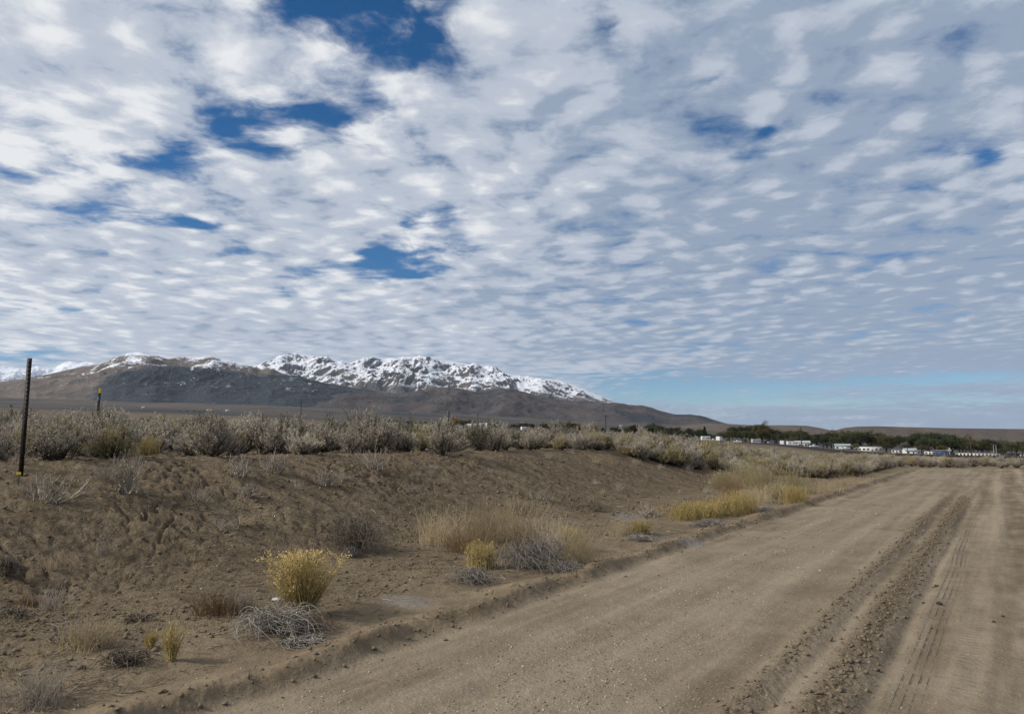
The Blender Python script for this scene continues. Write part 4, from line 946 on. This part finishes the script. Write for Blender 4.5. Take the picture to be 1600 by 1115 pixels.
# gnarled taller sagebrush on the skyline
st, lf = shrub(555, 1.35, 1.5, 16, 9, 2600, .05, .014, .1); pz = at(540, 690, 27.0); o = thing('gnarled_shrub', 'tall dark gnarled shrub with bare branches on the thicket skyline', 'shrub', (pz[0], 27, hground(pz[0], 27)[0]), 0)
link('stems', M_('stems', st), wood, o); link('foliage', M_('foliage', lf), m_dark, o)

# ================================================================== TOWN
WALL = {'white': simple('white_wall', (.56, .55, .52), .7, .10, .6), 'cream': simple('cream_wall', (.50, .45, .39), .8, .08, .6), 'teal': simple('teal_wall', (.30, .40, .38), .6, .06, .6), 'grey': simple('grey_wall', (.28, .28, .28), .8, .08, .6),
        'blue': simple('blue_canopy', (.04, .06, .14), .6, .1, .6), 'brown': simple('brown_wall', (.14, .10, .08), .8, .1, .6), 'dark': simple('dark_steel', (.03, .03, .035), .7, .1, .6)}
roofd = simple('dark_roof', (.075, .07, .07), .8, .12, .8); roofg = simple('grey_metal_roof', (.34, .35, .36), .5, .08, .8); glass = simple('window_glass', (.02, .024, .03), .12, .05, 2); frame_m = simple('window_frame', (.5, .5, .48), .6, .05, 3)
doorm = simple('door_paint', (.16, .13, .11), .6, .1, 2)
def building(name, label, u0, u1, d, h, dep, wall, roof='flat', nwin=4, yaw=0.0, roofm=None, door=True, win=(1.3, 1.0), group=None, cat='building'):
    uc = (u0 + u1) / 2; x = (uc - CX) / F * d * 1.006; wd = (u1 - u0) * d / F; xx, yy = np.array([x - wd / 2, x, x + wd / 2]), np.array([d, d, d]); z = hground(xx, yy).min()
    o = thing(name, label, cat, (x, d, z), -math.atan2(x, d) + yaw, group); W2, D2 = wd / 2, dep / 2
    link('wall', mesh_np('wall', *boxv(-W2, W2, -D2, D2, -1.2, h)), WALL[wall], o)
    rm_ = roofm or roofd
    if roof == 'flat': link('roof', bevel_box('roof', -W2 - .35, W2 + .35, -D2 - .4, D2 + .35, h + .003, h + .28, .04), rm_, o)
    else:
        rh = .18 * dep if roof == 'gable' else .12 * dep; e_ = .35
        if roof == 'gable': pts = [(-D2 - e_, h - .05), (0, h + rh), (D2 + e_, h - .05), (D2 + e_, h + .15), (0, h + rh + .2), (-D2 - e_, h + .15)]
        else: pts = [(-D2 - e_, h + .0), (D2 + e_, h + rh), (D2 + e_, h + rh + .2), (-D2 - e_, h + .2)]
        V = np.array([[sx * (W2 + e_), a, b] for sx in (-1, 1) for a, b in pts]); m_ = len(pts); bm = bmesh.new(); vs = [bm.verts.new(v) for v in V]
        bm.faces.new(vs[:m_][::-1]); bm.faces.new(vs[m_:]); [bm.faces.new([vs[i], vs[(i + 1) % m_], vs[m_ + (i + 1) % m_], vs[m_ + i]]) for i in range(m_)]
        bmesh.ops.recalc_face_normals(bm, faces=bm.faces); me = bpy.data.meshes.new('roof'); bm.to_mesh(me); bm.free(); link('roof', me, rm_, o)
        if roof == 'gable':
            g_ = np.array([[sx * W2 * .999, a, b] for sx in (-1, 1) for a, b in ((-D2, h - .02), (D2, h - .02), (0, h + rh - .05))]); link('gable_end', mesh_np('gable', g_, None, [[0, 2, 1], [3, 4, 5]]), WALL[wall], o)
    slots = np.linspace(-W2, W2, nwin + (1 if door else 0) + 1); slots = (slots[:-1] + slots[1:]) / 2; di = len(slots) // 2 if door else -1
    for i, xc in enumerate(slots):
        if i == di: link('door', bevel_box('door', xc - .48, xc + .48, -D2 - .05, -D2 + .02, 0.0, 2.1, .01), doorm, o); continue
        f_ = link('window', bevel_box('window', xc - win[0] / 2 - .08, xc + win[0] / 2 + .08, -D2 - .06, -D2 + .02, h * .36, h * .36 + win[1] + .16, .01), frame_m, o)
        link('pane', mesh_np('pane', *boxv(xc - win[0] / 2, xc + win[0] / 2, -D2 - .07, -D2 - .05, h * .36 + .08, h * .36 + .08 + win[1])), glass, f_)
    return o
building('motel', 'long low white motel with dark roof and a row of windows', 1478, 1547, 555, 2.7, 8, 'white', 'flat', 13, -.08, win=(1.1, 1.0))
building('canopy_building', 'dark blue fronted building with pale flat roof beside the motel', 1453, 1475, 560, 3.6, 9, 'blue', 'flat', 3, 0, roofg)
building('shop', 'white block building left of the blue fronted building', 1437, 1452, 565, 3.2, 8, 'white', 'flat', 2)
building('shed', 'gabled white shed with grey metal roof among the trees', 1404, 1427, 570, 2.6, 9, 'white', 'gable', 2, .35, roofg)
building('shed', 'small white shed between the gabled shed and the flat roofed building', 1386, 1401, 560, 2.6, 6, 'white', 'shed', 2)
building('commercial_building', 'flat roofed white building with dark windows facing the tracks', 1335, 1370, 545, 4.0, 12, 'white', 'flat', 5)
building('shed', 'cream shed joined to the flat roofed white building', 1322, 1334.5, 548, 3.2, 8, 'cream', 'flat', 1, 0, roofg)
building('metal_shed', 'pale teal metal shed left of the cream shed', 1299, 1321, 545, 3.0, 8, 'teal', 'shed', 2, 0, roofg)
building('house', 'white house with grey gable roof behind the parked trailers', 1237, 1259, 575, 3.1, 8, 'white', 'gable', 4, .1, roofg)
building('shed', 'low dark shed past the right end of the motel', 1556, 1580, 570, 2.4, 6, 'dark', 'flat', 1, 0)
building('shed', 'low grey shed at the far right behind the tracks', 1584, 1596, 560, 2.2, 5, 'grey', 'flat', 1, 0)
building('house', 'beige house between the distant trees and the orange tree', 896, 904, 820, 4.0, 7, 'cream', 'gable', 2)
building('warehouse', 'long pale warehouse roof beside the white tanks', 730, 756, 1330, 4.6, 22, 'cream', 'gable', 5, .1, roofg)
building('warehouse', 'distant long white roofed building left of the white silo', 655, 687, 1420, 3.2, 18, 'white', 'flat', 6, 0, roofg)
building('warehouse', 'distant low white building past the gnarled shrub', 612, 638, 1400, 3.4, 14, 'white', 'flat', 5, 0, roofg)
building('warehouse', 'small distant white building beside the gnarled shrub', 566, 576, 1350, 4.4, 10, 'white', 'flat', 2, 0, roofg)
building('warehouse', 'distant white building behind the tall pylon sign', 716, 726, 1480, 3.2, 10, 'white', 'flat', 3, 0, roofg)
building('warehouse', 'small distant white shed beside the tall pylon sign', 707, 713, 1460, 3.0, 8, 'white', 'flat', 1, 0, roofg)
for i, (u0, u1, d, lb) in enumerate([(1052, 1060, 3000, 'lone white house on the low brown hill'), (966, 971, 3600, 'tiny white house high on the fan'), (982, 988, 3300, 'tiny cream house below the hill foot'), (964, 970, 2900, 'tiny pale house lower on the fan'), (1070, 1078, 2600, 'long pale house below the lone hill house'), (813, 819, 2900, 'tiny pale house above the distant trees'), (226, 230, 2600, 'tiny white house beyond the thicket'), (327, 334, 2400, 'small white house among the far trees beyond the thicket'), (356, 361, 2500, 'tiny pale house at the foot of the forested mountain')]):
    building('house', lb, u0, u1, d, 4.5, 9, 'white' if i % 2 == 0 else 'cream', 'gable', 3, .1, roofg, group='far houses')
# tanks, silo, pylon sign
def tank(u, d, rad, h, label, cone=.25, legs=False):
    x = (u - CX) / F * d * 1.006; z = hground(x, d)[0]; o = thing('storage_tank', label, 'tank', (x, d, z)); z0 = 1.6 if legs else -.5
    me = frustum('shell', rad, rad, z0, h, 28); link('shell', me, WALL['white'], o); link('roof', frustum('roof', rad * 1.01, .15, h + .002, h + cone * rad, 28), WALL['white'], o)
    if legs:
        for a in range(4): l = link('leg', bevel_box('leg', -.15, .15, -.15, .15, -.5, z0, .02), WALL['grey'], o); l.location = (rad * .7 * cos(a * pi / 2 + .8), rad * .7 * sin(a * pi / 2 + .8), 0)
    link('ladder', mesh_np('ladder', *boxv(-.25, .25, -rad - .12, -rad - .03, z0, h)), WALL['grey'], o)
tank(762.5, 1300, 3.8, 9.6, 'largest white storage tank beside the warehouse'); tank(756.5, 1320, 1.6, 10.5, 'slim white tank between the two wide tanks'); tank(751, 1360, 3.2, 9.0, 'smaller wide white tank left of the slim tank'); tank(744, 1400, 1.3, 6.5, 'short white tank left of the other tanks')
tank(689, 1420, 1.5, 15.5, 'tall slender white silo left of the pylon sign', .4)
d = 1330; x = (701.5 - CX) / F * d * 1.006; z = hground(x, d)[0]; zt = at(701, 641, d)[2] - z; o = thing('pylon_sign', 'tall dark highway pylon sign beside the white silo', 'sign', (x, d, z))
link('mast', bevel_box('mast', -.6, .6, -.4, .4, -.5, zt - 8, .05), WALL['dark'], o); link('sign_box', bevel_box('sign_box', -1.9, 1.9, -.6, .6, zt - 8.5, zt, .1), WALL['dark'], o); link('sign_face', bevel_box('sign_face', -1.7, -.2, -.66, -.605, zt - 8.2, zt - .3, .01), WALL['grey'], o)
# white motel sign
d = 550; x = (1475 - CX) / F * d * 1.006; z = hground(x, d)[0]; o = thing('roadside_sign', 'white roadside sign on a pole in front of the motel', 'sign', (x, d, z))
link('pole', frustum('pole', .14, .12, -.5, 3.4, 10), WALL['white'], o); link('sign_panel', bevel_box('sign_panel', -1.2, 1.2, -.15, .15, 3.2, 4.3, .05), WALL['white'], o); link('sign_arrow', mesh_np('arrow', np.array([[-.8, -.1, 4.302], [.8, -.1, 4.302], [0, -.1, 5.6], [-.8, .1, 4.302], [.8, .1, 4.302], [0, .1, 5.6]]), [[0, 1, 4, 3], [1, 2, 5, 4], [2, 0, 3, 5]], [[0, 2, 1], [3, 4, 5]]), WALL['white'], o)

# ---- power poles
polewood = simple('pole_wood', (.060, .048, .040), .9, .2, 4)
def pole(u, vtop, d, label, arm=True, lamp=False):
    x = (u - CX) / F * d * 1.006; z = hground(x, d)[0]; H = at(u, vtop, d)[2] - z; o = thing('street_lamp' if lamp else 'power_pole', label, 'street lamp' if lamp else 'power pole', (x, d, z), .5, None if lamp else 'power poles')
    link('pole', frustum('pole', .24, .16, -.8, H, 10), WALL['grey'] if lamp else polewood, o)
    if lamp:
        link('arm', bevel_box('arm', -1.9, 0, -.05, .05, H - .05, H + .06, .01), WALL['grey'], o); link('lamp_head', bevel_box('lamp_head', -2.4, -1.7, -.16, .16, H - .1, H + .1, .04), WALL['grey'], o)
    elif arm:
        link('crossarm', bevel_box('crossarm', -1.2, 1.2, -.06, .06, H - .75, H - .6, .01), polewood, o)
        for a in (-1.05, -.4, .4, 1.05): i_ = link('insulator', frustum('insulator', .05, .035, H - .598, H - .42, 8), WALL['grey'], o); i_.location = (a, 0, 0)
for q in [(945, 648, 345, 'tall bare power pole by the orange autumn tree'), (1247, 667, 360, 'tallest power pole in front of the grey roofed house'), (1210, 674, 420, 'thin power pole beside the white box trailer'), (1201, 677, 470, 'thin power pole behind the parked pickups'), (1334, 687, 520, 'power pole at the left end of the flat roofed white building'),
          (1410, 687, 520, 'power pole in front of the gabled white shed'), (1431, 693, 500, 'short power pole beside the gabled white shed'), (1444, 689, 500, 'power pole in front of the white block shop'), (1508, 681, 330, 'tall power pole in front of the motel'), (1575, 698, 400, 'power pole past the right end of the motel'),
          (473, 626, 420, 'thin lone pole far behind the thicket'), (1046, 676, 480, 'thin power pole before the town trees left of the trailers')]: pole(*q)
pole(1543, 694, 520, 'left one of two street lamps at the motel end', lamp=True); pole(1547, 694, 515, 'right one of two street lamps at the motel end', lamp=True)

# ---- parked vehicles and trailers
tyre = simple('tyre', (.015, .015, .015), .9, .1, 3); silver = simple('silver_paint', (.45, .46, .48), .35, .05, 1); darkp = simple('dark_paint', (.03, .032, .038), .3, .1, 1); whitep = simple('white_paint', (.72, .72, .71), .35, .04, 1)
def wheel(o, x, y, r=.36, w=.24):
    me = frustum('wheel', r, r, -w / 2, w / 2, 14); wo_ = link('wheel', me, tyre, o); wo_.rotation_euler = (pi / 2, 0, 0); wo_.location = (x, y, r)
    h_ = link('rim', frustum('rim', r * .55, r * .55, -w / 2 - .012, w / 2 + .012, 10), silver, wo_)
def vehicle(kind, u, d, label, paint=None, rz=0.0, L=6.5):
    x = (u - CX) / F * d * 1.006; z = hground(x, d)[0] + .02; paint = paint or whitep
    if kind == 'trailer':
        o = thing('travel_trailer', label, 'trailer', (x, d, z), rz, 'parked trailers and trucks'); link('body', bevel_box('body', -L / 2, L / 2, -1.2, 1.2, .55, 3.1, .18), paint, o)
        for a in (-.28, .08, .33): link('window', bevel_box('window', a * L - .45, a * L + .45, -1.23, -1.19, 1.75, 2.35, .01), glass, o)
        link('door', bevel_box('door', .19 * L - .1, .19 * L + .55, -1.225, -1.19, .65, 2.55, .01), silver, o); link('hitch', bevel_box('hitch', L / 2 - .05, L / 2 + 1.0, -.08, .08, .5, .62, .02), darkp, o)
        for a in (-.5, .45): [wheel(o, a - .3, sy) for sy in (-1.08, 1.08)]
    elif kind == 'boxtruck':
        o = thing('box_truck', label, 'truck', (x, d, z), rz, 'parked trailers and trucks'); link('cargo_box', bevel_box('cargo_box', -L / 2, L / 2 - 1.9, -1.2, 1.2, .9, 3.4, .05), paint, o); link('cab', bevel_box('cab', L / 2 - 1.85, L / 2, -1.05, 1.05, .55, 2.5, .2), paint, o)
        link('windscreen', bevel_box('windscreen', L / 2 - .06, L / 2 + .01, -.85, .85, 1.5, 2.25, .02), glass, o); link('side_window', bevel_box('side_window', L / 2 - 1.3, L / 2 - .4, -1.07, -1.03, 1.5, 2.2, .02), glass, o)
        for a in (-L / 2 + 1.3, L / 2 - .9): [wheel(o, a, sy, .45) for sy in (-.95, .95)]
    else:
        o = thing('pickup_truck', label, 'pickup', (x, d, z), rz, 'parked trailers and trucks'); link('body', bevel_box('body', -2.7, 2.7, -.95, .95, .5, 1.15, .14), paint, o); link('cab', bevel_box('cab', -.55, 1.35, -.85, .85, 1.12, 1.85, .22), paint, o)
        link('side_window', bevel_box('side_window', -.35, 1.05, -.872, -.84, 1.25, 1.68, .02), glass, o); link('windscreen', bevel_box('windscreen', 1.2, 1.38, -.7, .7, 1.2, 1.7, .05), glass, o)
        for sy in (-.6, .6): link('headlight', bevel_box('headlight', 2.66, 2.72, sy - .18, sy + .18, .8, .98, .02), silver, o)
        for a in (-1.7, 1.75): [wheel(o, a, sy) for sy in (-.86, .86)]
VE = [('trailer', 1099, 500, 'white travel trailer at the left end of the parked row', None, .1, 5.5), ('pickup', 1111, 505, 'white pickup beside the leftmost travel trailer', None, .2), ('boxtruck', 1121, 490, 'white box truck in the parked row before the conifer', None, .9, 6), ('pickup', 1148, 500, 'white pickup standing alone right of the box truck', None, 0),
      ('trailer', 1177, 500, 'silver travel trailer with dark base left of the pickups', silver, .1, 5.6), ('pickup', 1190, 495, 'dark pickup right of the silver trailer', darkp, .1), ('pickup', 1196, 505, 'silver pickup behind the dark pickup', silver, .3), ('pickup', 1206, 490, 'second dark pickup near the white box trailer', darkp, 0), ('trailer', 1217, 500, 'tall white box trailer beside the thin power pole', None, 1.2, 5),
      ('trailer', 1233, 505, 'white motorhome before the grey roofed house', None, 0, 7), ('pickup', 1266, 510, 'white pickup right of the grey roofed house', None, .1), ('pickup', 1315, 535, 'white pickup parked before the teal shed', None, 0),
      ('boxtruck', 820, 640, 'white box truck beyond the thicket left of the beige house', None, .4, 6.5), ('boxtruck', 1599, 480, 'white truck at the right behind the tracks', None, .2, 6)]
for q in VE: vehicle(*q)

# ================================================================== AIR
V, Q = boxv(-27000, 27000, -27000, 27000, -700, 2450)
hm = bpy.data.materials.new('air'); hm.use_nodes = True; t = NT(hm.node_tree); t.n.clear(); pv = t.new('ShaderNodeVolumePrincipled'); pv.inputs['Color'].default_value = (.62, .76, 1.0, 1); pv.inputs['Density'].default_value = 1.0e-5; pv.inputs['Anisotropy'].default_value = .1
t.l.new(pv.outputs[0], t.new('ShaderNodeOutputMaterial').inputs['Volume'])
link('haze', mesh_np('haze', V, Q), hm, None, 'stuff', 'thin pale blue air over the whole valley')
